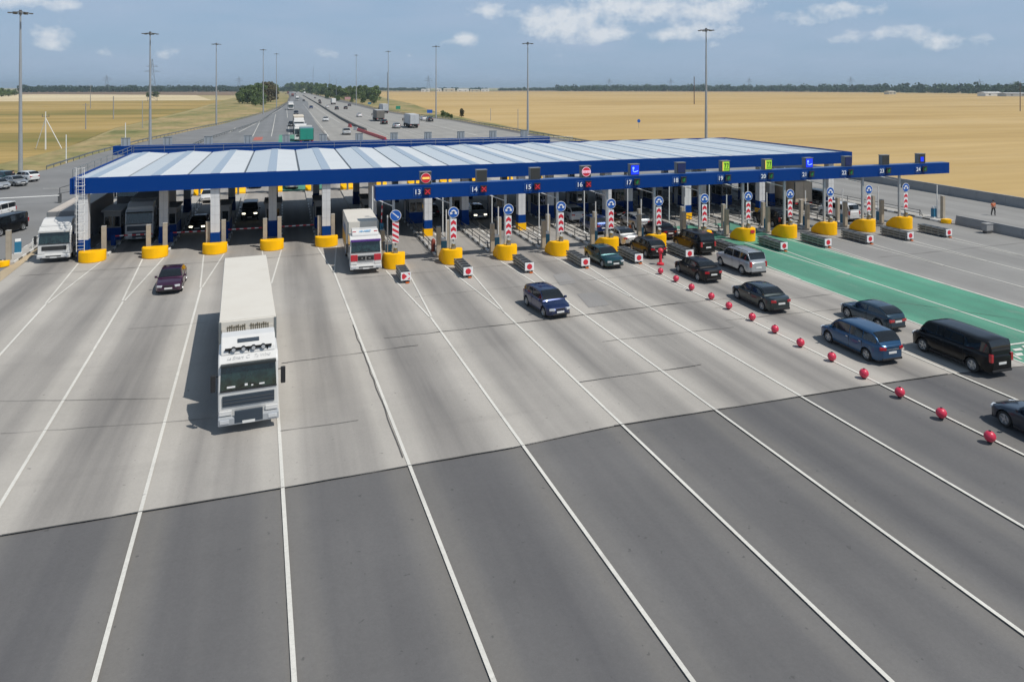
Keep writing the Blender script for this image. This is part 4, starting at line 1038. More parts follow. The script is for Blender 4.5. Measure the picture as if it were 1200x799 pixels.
away('suv', 'black', 'black off-road car entering lane 18', 36.1, 55.2, .02)
away('sedan', 'pearl', 'pale sedan with red tail lights in lane 17 beside the yellow block', 31.2, 60.4)
away('sedan', 'maroon', 'dark maroon sedan in lane 18 behind the yellow block', 36.2, 61.8)
away('wagon', 'midblue', 'blue car in lane 17 half hidden by the sign', 31.1, 66.2)
away('wagon', 'white', 'white estate car at the shade edge in lane 17', 31.1, 72.8)
away('hatch', 'silver', 'silver hatchback with red lights in lane 18', 36.1, 67.0)
away('hatch', 'dgrey', 'dark hatchback in the shade farthest up lane 18', 36.1, 72.8)
away('suv', 'black', 'black off-road car in lane 21 behind the pillars', 50.8, 63.2)
away('van', 'white', 'white passenger van in lane 23 behind the yellow block', 60.7, 64.0, cat='van')
away('suv', 'vblack', 'black off-road car in lane 24 under the right end of the gantry', 65.7, 73.6)
facing('hatch', 'silver', 'silver car in the shade of lane 15 with a lit headlight', 21.2, 77.6, lit=True)
facing('sedan', 'black', 'black car with lit headlights in the second shaded lane from the left', -8.5, 80, lit=True)
facing('suv', 'vblack', 'black car with lit headlights in the third shaded lane from the left', -3.6, 85, lit=True)
facing('hatch', 'white', 'white car in the sun behind the canopy', -9.4, 100)
facing('sedan', 'dgrey', 'dark car in the sun behind the canopy', -4.0, 112)
facing('wagon', 'lgrey', 'grey car on the green paint behind the canopy', 1.2, 109.5)
away('sedan', 'white', 'white car deep in the shade of lane 19', 41.0, 84)
away('sedan', 'black', 'black car deep in the shade of lane 14', 16.2, 80)
# parked at the left edge
for kind, c, label, px, py, rz in (('wagon', 'white', 'white estate car parked beside the light mast at the left edge', 31, 212, .8), ('sedan', 'lgrey', 'grey-blue car parked in front of the white estate at the left edge', 17, 217, -2.35),
                                   ('hatch', 'silver', 'pale car cut off by the left edge beside the parked cars', -3, 221, -2.35), ('wagon', 'teal', 'dark teal car parked behind the grey-blue car', 6, 212.5, -2.3)):
    x, y = G(px, py); make_car(kind, pt(c), label, x, y, rz, name='parked_car', group='cars parked at the left edge')
make_car('van', pt('black'), 'dark people carrier driving at the left edge of the picture', *G(5, 273), PI - .38, name='dark_van', cat='van')
make_car('van', pt('white'), 'white van cut off by the left edge above the dark people carrier', *G(-6, 258), PI - .3, name='white_van', cat='van')

# ---------------------------------------------------------------- trucks
M_cream = mat('cream_tarpaulin', (.65, .615, .55), .65, dirt=.40, dscale=.7, dirtc=(.56, .51, .44), bump=.25, bscale=1.5)
M_wcab = mat('white_cab_paint', (.66, .655, .64), .3, coat=.5, dirt=.35, dscale=2.0, dirtc=(.52, .50, .46))
M_gtarp = mat('grey_tarpaulin', (.22, .22, .225), .6, dirt=.3, dscale=.6, bump=.2, bscale=2)
M_redcab = mat('red_cab_paint', (.50, .015, .03), .3, coat=.7)
M_amber = mat('amber_lamp', (.7, .25, .02), .3)
def truck(label, x, y_front, rz, cab, box, box_front=3.0, box_len=13.5, box_h=4.0, deflector=True, style='a', trailer=True, full=True, lit=False, name='truck', side=None, w=2.5, cat='truck', low=False, roofm=None):
    """front bumper at the origin, the truck extends towards local -y"""
    t = thing(name, label, cat, (x, y_front, 0), rz)
    side = side or box; hw_ = w / 2
    wz0, wz1, R = dict(a=(1.82, 2.78, 3.18), b=(1.60, 2.50, 3.0), c=(1.75, 2.55, 2.92))[style]; c = MB()
    prof = [(-.04, .62), (0, 1.0), (-.02, wz0 - .05), (-.20, wz1), (-.28, wz1 + .12), (-.55, R), (-2.1, R + .02), (-2.1, .95), (-1.95, .95), (-1.80, 1.12), (-.95, 1.12), (-.80, .95), (-.78, .62)]
    c.sideprism(prof, -hw_, hw_); c.build('cab', cab, t, bevel=.07, seg=3)
    g = MB(); n = 5
    rows = []
    for i in range(n):
        v = i / (n - 1); yy = lerp(-.026, -.20, v) ; zz = lerp(wz0, wz1, v)
        rows.append([(u * (hw_ - .09 - .03 * v), yy + .022, zz) for u in (-1, -.75, -.4, 0, .4, .75, 1)])
    g.grid(rows); g.build('windscreen', mat('tinted_windscreen', (.010, .020, .020), .07, spec=.9, dirt=.75, dscale=2.2, dirtc=(.03, .075, .07)), t, smooth=60)
    g = MB()
    g.box(0, .0, wz0 - .07, w - .16, .04, .06); g.build('windscreen_seal', M_trim, t)
    for s in (-1, 1):
        q = MB(); q.add([(s * (hw_ + .008), -.30, wz0), (s * (hw_ + .008), -1.15, wz0), (s * (hw_ + .008), -1.15, wz1 - .1), (s * (hw_ + .008), -.42, wz1 - .1)], [(0, 1, 2, 3)]); q.build('side_window', M_glass, t)
        q = MB(); q.box(s * (hw_ + .20), -.16, wz0 - .05, .20, .14, .72); q.box(s * (hw_ + .08), -.2, wz0 + .55, .22, .05, .05); q.build('mirror', M_trim, t, bevel=.03)
    q = MB(); q.box(0, .03, .36, w, .38, .34); q.build('bumper', mat('grey_bumper', (.35, .37, .39), .5) if style == 'a' else M_wcab, t, bevel=.05)
    if style == 'a':     # two-step dark grille
        q = MB(); q.box(0, .02, 1.12, w - .36, .05, .46, 0); q.box(0, .17, .44, 1.16, .12, .50, 0)
        for i in range(2): q.box(0, .05, 1.26 + i * .15, w - .42, .03, .012, 1)
        q.build('grille', [mat('slate_grille', (.035, .05, .07), .45), M_dsteel], t, bevel=.02)
        q = MB(); q.box(0, -.08, wz1 + .02, w - .2, .24, .12, 0); q.build('sun_visor', mat('dark_visor', (.03, .035, .035), .3), t, bevel=.04)
    elif style == 'b':   # black band grille with bars
        q = MB(); q.box(0, .02, 1.02, w * .74, .05, .36)
        for i in range(3): q.box(0, .05, 1.08 + i * .10, w * .70, .03, .015, 1)
        q.build('grille', [M_trim, M_dsteel], t, bevel=.02)
        q = MB(); q.box(0, -.06, wz1 + .03, w - .1, .2, .20); q.build('sun_visor', cab, t, bevel=.04)
    else:
        q = MB(); q.box(0, .02, 1.02, 1.25, .06, .42, 0)
        for i in range(2): q.box(0, .06, 1.05 + i * .34, 1.25, .03, .025, 1)
        q.box(0, .06, 1.05, .08, .03, .36, 1); q.box(-.3, .07, 1.18, .2, .02, .08, 1); q.box(.3, .07, 1.18, .12, .02, .1, 1)
        q.build('grille', [M_trim, M_chrome], t, bevel=.02)
        for s in (-1, 1): q = MB(); q.box(s * .93, .0, 1.0, .56, .06, .52); q.build('red_panel', M_redcab, t, bevel=.02)
        q = MB(); q.box(0, -.06, wz1 + .0, w - .12, .22, .16); q.build('sun_visor', mat('violet_visor', (.09, .03, .22), .4), t, bevel=.03)
    for s in (-1, 1):
        q = MB(); q.box(s * (hw_ - .26), .225 if style != 'b' else .225, .46, .38, .04, .18, 0); q.build('headlight', M_lampon if lit else M_lamp, t, bevel=.02)
        if full: q = MB(); q.box(s * (hw_ - .30), .02, .74, .52, .06, .20, 0); q.build('lamp_panel', cab if style != 'c' else M_wcab, t, bevel=.02)
    if style != 'a': q = MB(); q.box(0, .20, .30, w * .8, .06, .13); q.box(0, .222, .50, w * .46, .02, .10); q.build('bumper_slot', M_trim, t, bevel=.02)
    q = MB(); q.box(0, .235 if style == 'a' else .245, .40, .52, .02, .115); q.build('number_plate', M_plate, t)
    if full:
        for s in (-1, 1):
            q = MB(); q.tube((s * .55, .0, wz0 + .02), (s * .02, -.03, wz0 + .22), .014, n=4); q.build('wiper', M_trim, t)
    if deflector:
        q = MB(); q.sideprism([(-.50, R - .02), (-.60, R + .16), (-1.3, R + .54), (-1.95, R + .58), (-2.0, R - .02)], -hw_ + .10, hw_ - .10); q.build('roof_deflector', cab, t, bevel=.06, seg=3)
    # chassis and wheels
    Ltot = box_front + box_len
    q = MB(); q.box(0, -(Ltot / 2), .70, .95, Ltot - 1.2, .32); q.box(0, -Ltot + .15, .45, w * .9, .12, .14); q.build('chassis', M_trim, t)
    yw = [-1.38]
    if trailer: yw += [-4.9] + [-(Ltot - d) for d in (4.6, 3.3, 2.0)]
    else: yw += [-(Ltot - 2.2)]
    for s in (-1, 1):
        for y in yw: add_wheel(t, s * (hw_ - .17), y, .49, s, full)
        if full:
            q = MB(); q.box(s * (hw_ - .32), -3.1, .55, .6, 1.2, .55); q.build('fuel_tank', M_steel, t, bevel=.08)
            if trailer: q = MB(); q.box(s * (hw_ - .03), -(Ltot - 7.2), .55, .04, 2.4, .5); q.build('side_guard', M_steel, t)
    # cargo box
    zb = 1.12 if trailer else 1.0
    q = MB(); yc = -(box_front + box_len / 2)
    q.box(0, yc, zb, w + .05, box_len, box_h - zb, 0)
    b = q.build('trailer' if trailer else 'cargo_box', [side], t, bevel=.035)
    q = MB(); q.box(0, yc, box_h + .003, w + .0, box_len - .08, .02, 0)
    n = int(box_len / 1.4)
    q.build('roof_sheet', roofm or box, b)
    e = MB(); e.box(0, yc, zb - .09, w + .07, box_len + .02, .13)
    for s in (-1, 1):
        for yy in (-box_front - .05, -box_front - box_len + .05): e.box(s * (hw_ - .02), yy, zb + .04, .12, .12, box_h - zb - .06)
    e.build('frame', M_steel if full else M_dsteel, b)
    r = MB()
    for s in (-1, 1): r.box(s * (hw_ - .2), -Ltot - .02, .80, .4, .05, .14)
    r.build('tail_light', M_tail, t)
    r = MB()
    for s in (-1, 1): r.box(s * .61, -Ltot - .03, zb + .05, 1.18, .03, box_h - zb - .15)
    r.build('rear_door', side, t, bevel=.01)
    return t
big = truck('white semi truck with four roof lamps and a cream trailer on the open plaza', -1.45, 33.35, PI + .055, M_wcab, M_cream, box_front=2.75, box_len=13.4, box_h=3.98, style='a', w=2.5, name='semi_truck')
# roof lamps, hatch and lettering of the big truck
q = MB(); q.sideprism([(-.93, 3.55), (-1.10, 3.65), (-1.10, 3.58), (-.93, 3.48)], -.46, .46); q.build('deflector_slot', mat('slate_grille', (.03, .05, .07), .4), big)
bar = MB(); bar.tube((-.98, -.55, 3.40), (.98, -.55, 3.40), .055, n=8)
for xx in (-.8, 0, .8): bar.box(xx, -.56, 3.22, .05, .05, .18); lb = bar.build('lamp_bar', M_trim, big)
for xx in (-.62, -.21, .21, .62):
    q = MB(); q.tube((xx, -.60, 3.40), (xx, -.47, 3.38), .10, n=16, m=0); q.tube((xx, -.475, 3.38), (xx, -.455, 3.378), .082, n=16, m=1); q.build('roof_lamp', [M_trim, M_lamp], big)
Mx = Matrix.Translation((0, -.405, 3.045)) @ Matrix.Rotation(PI, 4, 'Z') @ Matrix.Rotation(math.atan2(.28, .27), 4, 'X')
mb = text_mb('La Smart  C.   Tu Wind', .20, Mx, shear=.4, extrude=.012, space=.95)
mb.build('lettering', mat('grey_lettering', (.46, .47, .48), .6), big)
q = MB()
for s in (-1, 1):
    for i in range(9): q.box(s * (.14 + .095 * i), -2.70, 3.30 - .03 * (i % 3), .055, .04, .50)
q.build('stained_front', mat('mud_stain', (.16, .14, .10), .9), big)
q = MB(); q.box(0, -2.70, 1.3, 2.3, .03, 2.35); q.build('trailer_bulkhead', M_cream, big)
for xx, zz, w_, h_ in ((-.55, 1.90, .22, .07), (.1, 1.92, .12, .10), (.72, 1.90, .34, .08), (-.15, 1.89, .08, .06)):
    q = MB(); q.box(xx, .012 - (zz - 1.82) * .18, zz, w_, .006, h_); q.build('windscreen_sticker', M_signw, big)
tr = truck('white box truck with a red and white cab leaving the sixth lane', 6.35, 58.4, PI - .015, M_wcab, M_cream, box_front=2.5, box_len=6.2, box_h=3.75, deflector=False, style='c', trailer=False, name='box_truck', low=True, lit=False)
q = MB(); q.sideprism([(-.50, 2.90), (-.58, 3.08), (-.95, 3.38), (-1.7, 3.40), (-1.75, 2.90)], -1.05, 1.05); df = q.build('roof_deflector', M_wcab, tr, bevel=.05)
q = MB()
for s in (-1, 1): q.tube((s * .72, -.74, 3.235), (s * 1.0, -.74, 3.235), .035, n=6)
q.build('red_badge', M_redcab, tr)
Mx = Matrix.Translation((0, -.735, 3.25)) @ Matrix.Rotation(PI, 4, 'Z') @ Matrix.Rotation(math.atan2(.30, .37), 4, 'X')
text_mb('AS-AERT', .25, Mx, extrude=.02, bold=.01).build('lettering', mat('pale_blue_lettering', (.22, .42, .62), .5), tr)
for s in (-1, 1):
    q = MB(); q.box(s * 1.282, -6.6, 1.25, .012, 4.0, 1.0, 0); q.box(s * 1.282, -6.3, 2.26, .012, 3.2, .75, 1)
    q.build('side_artwork', [mat('amber_artwork', (.55, .30, .06), .6), mat('dusty_blue_artwork', (.16, .22, .34), .6)], tr)
truck('white semi truck with a grey trailer at the left end of the canopy', -18.75, 70.3, PI, M_wcab, M_gtarp, box_front=2.7, box_len=13.5, box_h=3.9, style='b', name='semi_truck', w=2.5, roofm=mat('pale_roof_tarp', (.52, .47, .42), .7, dirt=.3))
truck('shaded truck waiting behind the barrier in the first lane under the canopy', -13.3, 76.8, PI, mat('grey_cab_paint', (.62, .63, .64), .4, coat=.5), M_gtarp, box_front=2.7, box_len=12.5, box_h=3.9, style='a', name='semi_truck', full=False)
truck('dark truck behind the booth at the left end under the canopy', -18.2, 98, PI, mat('dark_cab_paint', (.03, .03, .035), .4), M_gtarp, box_front=2.6, box_len=8, box_h=3.6, style='b', name='truck', full=False)
truck('beige box truck in lane 23 half in the shade of the canopy', 60.5, 82.0 + .2, 0, M_wcab, mat('beige_box', (.52, .43, .33), .7, dirt=.3), box_front=2.8, box_len=7.4, box_h=3.5, style='b', trailer=False, name='box_truck', full=False)
truck('dark grey truck in the shade of lane 12 behind the fifth column', 1.4, 108, PI, M_wcab, M_gtarp, box_len=10, style='b', name='truck', full=False) if False else None

# ---------------------------------------------------------------- traffic on the highway beyond
M_greentarp = mat('green_tarp', (.02, .26, .20), .5); M_navytarp = mat('navy_tarp', (.02, .03, .14), .6); M_lg = mat('light_grey_box', (.50, .52, .54), .6, dirt=.2); M_rtarp = mat('brown_red_tarp', (.22, .05, .04), .7)
def hw_truck(label, px, py, dirn, cab, box, ln=11, h=3.9, side=None, **k):
    x, y = G(px, py); rz = PI if dirn < 0 else 0
    if dirn > 0: y += (ln + 2.8) * 1.35          # the pixel gives the rear end
    t = truck(label, x, y, rz + k.pop('rz', 0), cab, box, box_front=2.7, box_len=ln, box_h=h, style='b', name='highway_truck', full=False, side=side, **k)
    t.scale = (1.35,) * 3; return t
hw_truck('white semi truck with white sunlit roof just beyond the green paint', 350.5, 155.5, -1, M_wcab, mat('beige_roof', (.62, .55, .45), .7), 12)
hw_truck('white truck close in front of the semi on the green paint', 352.5, 166, -1, M_wcab, M_lg, 4.5, 3.3)
hw_truck('turquoise truck box just behind the rear gantry', 359.5, 171, 1, M_wcab, mat('grey_blue_top', (.12, .2, .25), .6), 5, 3.3, side=M_greentarp)
hw_truck('white semi truck beyond the dark car in the left lanes', 341, 129, -1, M_wcab, M_lg, 12)
hw_truck('white truck with dark stripe farther up the left lanes', 348.5, 118.3, -1, M_wcab, M_lg, 12)
hw_truck('red-brown truck far up the left lanes', 343, 114, -1, M_rtarp, M_rtarp, 12)
hw_truck('dark red truck farthest in the column on the left lanes', 337.5, 110.5, -1, M_rtarp, M_rtarp, 12)
hw_truck('white truck with green skirt far off in the right lanes', 391.3, 122.8, 1, M_greentarp, M_white, 8)
hw_truck('small white truck farthest up the right lanes', 357, 110.5, 1, M_wcab, M_white, 10)
hw_truck('dark grey covered truck in the right lanes', 446, 142.5, 1, M_wcab, M_lg, 9, 3.6, side=mat('taupe_tarp', (.17, .155, .14), .7))
hw_truck('white truck with a blue panel beyond the dark grey covered truck', 452, 133.2, 1, M_navytarp, M_lg, 11, 3.9)
hw_truck('light grey covered truck closest to the canopy in the right lanes', 486, 150.5, 1, M_wcab, M_lg, 9, 3.7)
protos = {}
def hw_car(kind, c, label, px, py, dirn, rz=0):
    key = (kind, c); x, y = G(px, py); r = (PI if dirn < 0 else 0) + rz
    if key not in protos:
        protos[key] = make_car(kind, pt(c), label, x, y, r, full=False, name='highway_car', group='cars on the highway'); protos[key].scale = (1.35,) * 3
    else: dup(protos[key], (x, y, 0), r, label)
for a in (('hatch', 'navy', 'dark car behind the white semi in the left lanes', 347, 134, -1), ('sedan', 'dgrey', 'dark car beside the trucks on the green paint', 341.5, 148, -1), ('hatch', 'midblue', 'blue hatchback in the pale fast lane', 364.5, 127.3, -1),
          ('sedan', 'white', 'white car in the fast lane beside the median', 381.5, 142.2, -1), ('sedan', 'pearl', 'pale sedan in the fast lane close to the white plastic barrier', 406, 157.6, -1), ('sedan', 'dgrey', 'small dark car far up the fast lane', 356, 119, -1),
          ('sedan', 'navy', 'dark car far off beside the median on the right side', 369.2, 115.6, 1), ('sedan', 'dgrey', 'dark car beside another far up the right lanes', 374.5, 119, 1), ('hatch', 'black', 'black car following far up the right lanes', 375, 121.8, 1),
          ('hatch', 'white', 'white car left of the small truck in the right lanes', 383.5, 126.6, 1), ('wagon', 'slate', 'dark people carrier with bright roof in the right lanes', 394.5, 128.6, 1), ('hatch', 'dgrey', 'dark hatchback beside the right guard rail', 405, 128, 1),
          ('sedan', 'navy', 'dark blue car ahead at the right guard rail', 409.5, 124.6, 1), ('sedan', 'white', 'bright white car alone in the right lanes', 421, 137, 1), ('sedan', 'dgrey', 'dark sedan behind the dark grey covered truck', 450, 145.6, 1),
          ('sedan', 'silver', 'silver sedan beside the light grey covered truck', 464.5, 150.2, 1), ('hatch', 'white', 'white car beyond the light grey covered truck', 496, 141.2, 1), ('wagon', 'slate', 'dark car at the right rail beyond the light grey truck', 503.5, 142.5, 1),
          ('sedan', 'white', 'white car first in the far column on the left', 329, 107.6, -1), ('sedan', 'silver', 'silver car second in the far column on the left', 331.5, 108.8, -1), ('hatch', 'dgrey', 'dark car third in the far column on the left', 335, 110.8, -1),
          ('sedan', 'dgrey', 'dark car far off beyond the fast lane trucks', 346, 110.5, -1), ('hatch', 'white', 'white car beyond the red-brown truck', 340, 108.8, -1)):
    hw_car(*a)

# ---------------------------------------------------------------- light masts, poles, pylons, road signs
M_mast = mat('mast_steel', (.38, .40, .42), .5, metal=.3, dirt=.2)
def mast(px, pb, pt_, label, big_=True, r=.22):
    x, y = G(px, pb); z = 15 * F_PX / (pb - HY); h = 15 + (HY - pt_) * z / F_PX
    t = thing('light_mast', label, 'light mast', (x, y, 0), group='tall light masts')
    mb = MB(); mb.tube((0, 0, -.2), (0, 0, h * .35), r * 1.7, r * 1.3, 12); mb.tube((0, 0, h * .35), (0, 0, h * .7), r * 1.25, r * .95, 12); mb.tube((0, 0, h * .7), (0, 0, h - .2), r * .9, r * .6, 12); mb.build('pole', M_mast, t, smooth=40)
    c = MB(); R = 1.25
    n = 18
    for i in range(n):
        a, b = 2 * PI * i / n, 2 * PI * (i + 1) / n
        c.tube((R * math.cos(a), R * math.sin(a), h - .35), (R * math.cos(b), R * math.sin(b), h - .35), .06, n=5)
    for i in range(6):
        a = PI * i / 3; c.tube((0, 0, h - .1), (R * math.cos(a), R * math.sin(a), h - .35), .05, n=5)
    c.tube((0, 0, h - .7), (0, 0, h + .15), .28, .22, 10)
    cr = c.build('lamp_crown', M_dsteel, t)
    f = MB()
    for i in range(6):
        a = PI * i / 3 + .3; f.box(1.6 * math.cos(a), 1.6 * math.sin(a), h - .52, .62, .52, .2, rz=a)
    f.build('floodlights', M_dsteel, cr)
    return t
for px, pb, pt_, lab in ((24, 200, 13, 'tallest light mast beside the parked cars at the left'), (176, 173, 38, 'light mast behind the left end of the canopy'), (253.5, 146, 51, 'third light mast from the left beside the side road'),
                         (308.5, 134, 58, 'light mast in front of the left clump of trees'), (324, 126.5, 63, 'thin light mast at the edge of the left clump of trees'), (417.5, 124, 64.5, 'light mast in front of the right row of trees'),
                         (455, 130, 60, 'light mast beside the truck with the blue panel'), (511, 139, 54, 'light mast beside the bush on the right verge'), (618.5, 157, 50, 'light mast behind the right end of the rear gantry'), (827.5, 176, 34, 'rightmost light mast rising behind the canopy before the stubble field')):
    mast(px, pb, pt_, lab)
def thin_pole(px, pb, pt_, label, w=.09, m=None, name='utility_pole', arm=False):
    x, y = G(px, pb); z = 15 * F_PX / (pb - HY); h = 15 + (HY - pt_) * z / F_PX
    mb = MB(); mb.tube((0, 0, -.4), (0, 0, h), w * 1.3, w, 8)
    if arm: mb.box(0, 0, h - .8, 1.8, .12, .12); mb.tube((-.8, 0, h - .7), (-.8, 0, h - .4), .06, n=5); mb.tube((.8, 0, h - .7), (.8, 0, h - .4), .06, n=5)
    o = mb.build(name, m or M_kerb); o.location = (x, y, 0); return tag(o, label, 'pole')
thin_pole(100.5, 151, 121, 'grey pole standing in the dry field at the left', .16, M_conwall, arm=True)
thin_pole(133, 139, 113, 'far grey pole in the dry field', .2, M_conwall)
thin_pole(147, 167, 144, 'short white pole near the left road edge', .10, M_white)
thin_pole(77.5, 190, 158, 'white pole in front of the guard rail at the left', .09, M_white)
thin_pole(167, 150, 118, 'thin pole beside the second mast', .1, M_mast)
thin_pole(106, 127, 100, 'pole on the edge of the pale field', .2, M_conwall)
thin_pole(454, 118, 85, 'dark pole beside the mast near the blue panel truck', .25, M_dsteel)
thin_pole(386, 113, 86, 'thin pole between the trees right of the highway', .2, M_mast)
thin_pole(394, 116.5, 93, 'thin pole in front of the right row of trees', .16, M_mast)
thin_pole(813.5, 122, 90, 'dark pole standing in the stubble field', .32, mat('dark_wood', (.12, .08, .07), .9))
thin_pole(1195.5, 130, 96, 'dark wooden pole at the right edge of the stubble field', .2, MATS['dark_wood'])
thin_pole(575, 141, 127, 'small pole in the stubble behind the rail', .1, M_mast); thin_pole(607, 152, 128, 'thin lamp post by the right verge', .09, M_mast)
t = thing('power_pole', 'white concrete power pole braced by a slanting strut in the left field', 'power pole', (*G(53.5, 174), 0))
x0, y0 = G(53.5, 174); d = CAM_H * F_PX / (174 - HY); hh = 15 - (131 - HY) * d / F_PX
mb = MB(); mb.box(0, 0, -.3, .28, .24, hh + .3, tx=.6, ty=.7); mb.build('pole', M_white, t)
mb = MB(); mb.tube((0, 0, hh * .82), (3.6, -.6, -.1), .10, n=6); mb.tube((0, 0, hh * .82), (-2.6, 1.8, -.1), .10, n=6); mb.build('strut', M_white, t)
mb = MB(); mb.box(0, 0, hh * .86, 1.6, .14, .12); mb.tube((-.7, 0, hh * .87), (-.7, 0, hh * .93), .07, n=6); mb.tube((.7, 0, hh * .87), (.7, 0, hh * .93), .07, n=6); mb.build('crossarm', M_dsteel, t)
def pylon(px, dist, top, label, s=1.0, arms=((.70, 6), (.82, 4.5))):
    a = math.atan((px - 600) / F_PX) + YAW; zc = dist * math.cos(a - YAW) ; x, y = dist * math.sin(a), dist * math.cos(a); h = 15 + (HY - top) * zc / F_PX
    mb = MB(); r = .16 * s; n = 8
    lv = [(h * (1 - (1 - i / n) ** 1.2), 3.6 * s * (1 - i / n) ** 1.5 + .35 * s) for i in range(n + 1)]
    for (z0, w0), (z1, w1) in zip(lv[:-1], lv[1:]):
        c0 = [(w0, w0), (-w0, w0), (-w0, -w0), (w0, -w0)]; c1 = [(w1, w1), (-w1, w1), (-w1, -w1), (w1, -w1)]
        for i in range(4):
            j = (i + 1) % 4
            mb.tube((*c0[i], z0), (*c1[i], z1), r, n=4); mb.tube((*c0[i], z0), (*c1[j], z1), r * .6, n=4); mb.tube((*c0[j], z0), (*c1[i], z1), r * .6, n=4)
    for f, w in arms:
        mb.tube((-w * s, 0, h * f), (w * s, 0, h * f), r, n=4); mb.tube((-w * s, 0, h * f), (0, 0, h * (f + .05)), r * .7, n=4); mb.tube((w * s, 0, h * f), (0, 0, h * (f + .05)), r * .7, n=4)
    o = mb.build('pylon', M_dsteel); o.location = (x, y, -.3); o.rotation_euler.z = -a; return tag(o, label, 'pylon')
pylon(178.5, 900, 69, 'dark lattice pylon behind the round bush at the left', 1.3)
pylon(125, 2400, 88, 'tiny lattice pylon on the horizon at the left', 2.2); pylon(502, 2300, 89, 'small lattice pylon on the horizon beside the white sheds', 2.2)
pylon(280, 2400, 89.5, 'tiny pylon on the horizon left of the trees', 2); pylon(714, 2700, 92, 'tiny pylon on the horizon above the stubble field', 2.2); pylon(786, 2700, 92, 'tiny pylon on the horizon before the field pole', 2.2)
pylon(878, 2700, 91, 'tiny pylon on the horizon behind the rightmost mast', 2.2); pylon(997, 2500, 90, 'tiny pylon on the horizon above the right field', 2.2); pylon(1148, 2300, 93, 'tiny pylon on the horizon near the pale roofs', 2.0)
pylon(367, 1900, 78, 'tall red and white communications mast over the highway', .8, arms=()).name = 'radio_mast'
def roadsign(px, pb, label, m, w=1.6, h=1.1, H=2.6, shape='box', face=PI):
    x, y = G(px, pb); t = thing('road_sign', label, 'road sign', (x, y, 0), -YAW * 0 )
    mb = MB(); mb.tube((0, 0, -.2), (0, 0, H + h), .05, n=6); mb.build('post', M_steel, t)
    mb = MB()
    if shape == 'box': mb.box(0, -.08, H, w, .05, h, 0)
    else: mb.tube((0, -.06, H + h / 2), (0, -.10, H + h / 2), h / 2, n=20)
    mb.build('panel', m, t)
roadsign(748.5, 150, 'round blue sign on a post beside the stubble field', M_signb, h=1.3, H=1.9, shape='round'); roadsign(503.5, 139, 'small blue sign at the right guard rail', M_signb, 2.6, 1.6); roadsign(466.5, 133.5, 'small green sign at the right guard rail', mat('green_sign', (.02, .25, .15), .5), 2.6, 1.8)
roadsign(407.5, 123, 'pink and white hoarding beside the right row of trees', mat('pink_hoarding', (.5, .28, .27), .6), 5, 2.2, 4.5); roadsign(433, 126.5, 'small pale blue sign before the right row of trees', M_teal, 2.4, 1.4)

# ---------------------------------------------------------------- far buildings
def shed(px0, px1, dist, h, label, m, roof=None, pitch=1.5):
    a = math.atan(((px0 + px1) / 2 - 600) / F_PX) + YAW; zc = dist * math.cos(a - YAW); w = (px1 - px0) / F_PX * zc
    t = thing('shed', label, 'building', (dist * math.sin(a), dist * math.cos(a), -.5), -YAW)
    mb = MB(); mb.box(0, 0, 0, w, 22, h); mb.build('wall', m, t)
    mb = MB(); mb.sideprism([(-11.5, h), (0, h + pitch), (11.5, h)], -w / 2 - .4, w / 2 + .4); mb.build('roof', roof or m, t)
    mb = MB(); n = max(2, int(w / 14))
    for i in range(n): mb.box(-w / 2 + w * (i + .5) / n, -11.05, h * .3, 3, .15, h * .35)
    mb.build('window', M_dsteel, t)
M_far1 = mat('pale_shed', (.72, .72, .70), .8); M_far2 = mat('cream_shed', (.60, .56, .46), .8); M_fr = mat('grey_shed_roof', (.45, .45, .44), .8)
for a in ((494, 503, 2450, 8, 'first white shed from the left on the horizon', M_far1), (511, 517, 2500, 9, 'small white shed with tall dark end on the horizon', M_far1), (520, 533, 2450, 10, 'cream block in the middle of the far sheds', M_far2), (536, 549, 2500, 7, 'low white shed beside the cream block on the horizon', M_far1),
          (551, 562, 2450, 6, 'low cream shed among the far sheds', M_far2), (564, 573, 2500, 8, 'last white shed of the far group', M_far1), (1039, 1047, 1750, 6, 'lone pale hut at the edge of the right field', M_far2), (1150, 1170, 1500, 6, 'long pale shed near the right end of the horizon', M_far1), (1174, 1200, 1480, 5, 'long grey roofed shed at the right end of the horizon', M_fr)):
    shed(*a)

# ---------------------------------------------------------------- trees
M_bark = mat('bark', (.10, .075, .055), .95)
def leafmat(name, c1, c2, c3):
    m = bpy.data.materials.new(name); m.use_nodes = True; nt = m.node_tree; N = nt.nodes; L = nt.links; p = N['Principled BSDF']
    p.inputs['Roughness'].default_value = .8; p.inputs['Specular IOR Level'].default_value = .2
    t = N.new('ShaderNodeTexCoord'); n = N.new('ShaderNodeTexNoise'); n.inputs['Scale'].default_value = .55; n.inputs['Detail'].default_value = 4
    L.new(t.outputs['Object'], n.inputs['Vector']); r = N.new('ShaderNodeValToRGB'); L.new(n.outputs[0], r.inputs[0]); cr = r.color_ramp; cr.elements.new(.5)
    for e, (q, c) in zip(cr.elements, ((.3, c1), (.5, c2), (.72, c3))): e.position = q; e.color = (*c, 1)
    oi = N.new('ShaderNodeObjectInfo'); h = N.new('ShaderNodeHueSaturation'); mr = N.new('ShaderNodeMapRange'); mr.inputs[3].default_value = .8; mr.inputs[4].default_value = 1.2
    L.new(oi.outputs['Random'], mr.inputs[0]); L.new(mr.outputs[0], h.inputs['Value']); L.new(r.outputs[0], h.inputs['Color']); L.new(h.outputs[0], p.inputs['Base Color']); return m
M_leaf = leafmat('green_leaves', (.075, .115, .042), (.115, .165, .062), (.17, .215, .09))
M_leafb = leafmat('brownish_leaves', (.09, .082, .045), (.13, .115, .06), (.18, .145, .08))
M_leafd = leafmat('distant_leaves', (.030, .055, .030), (.045, .075, .038), (.065, .10, .05))
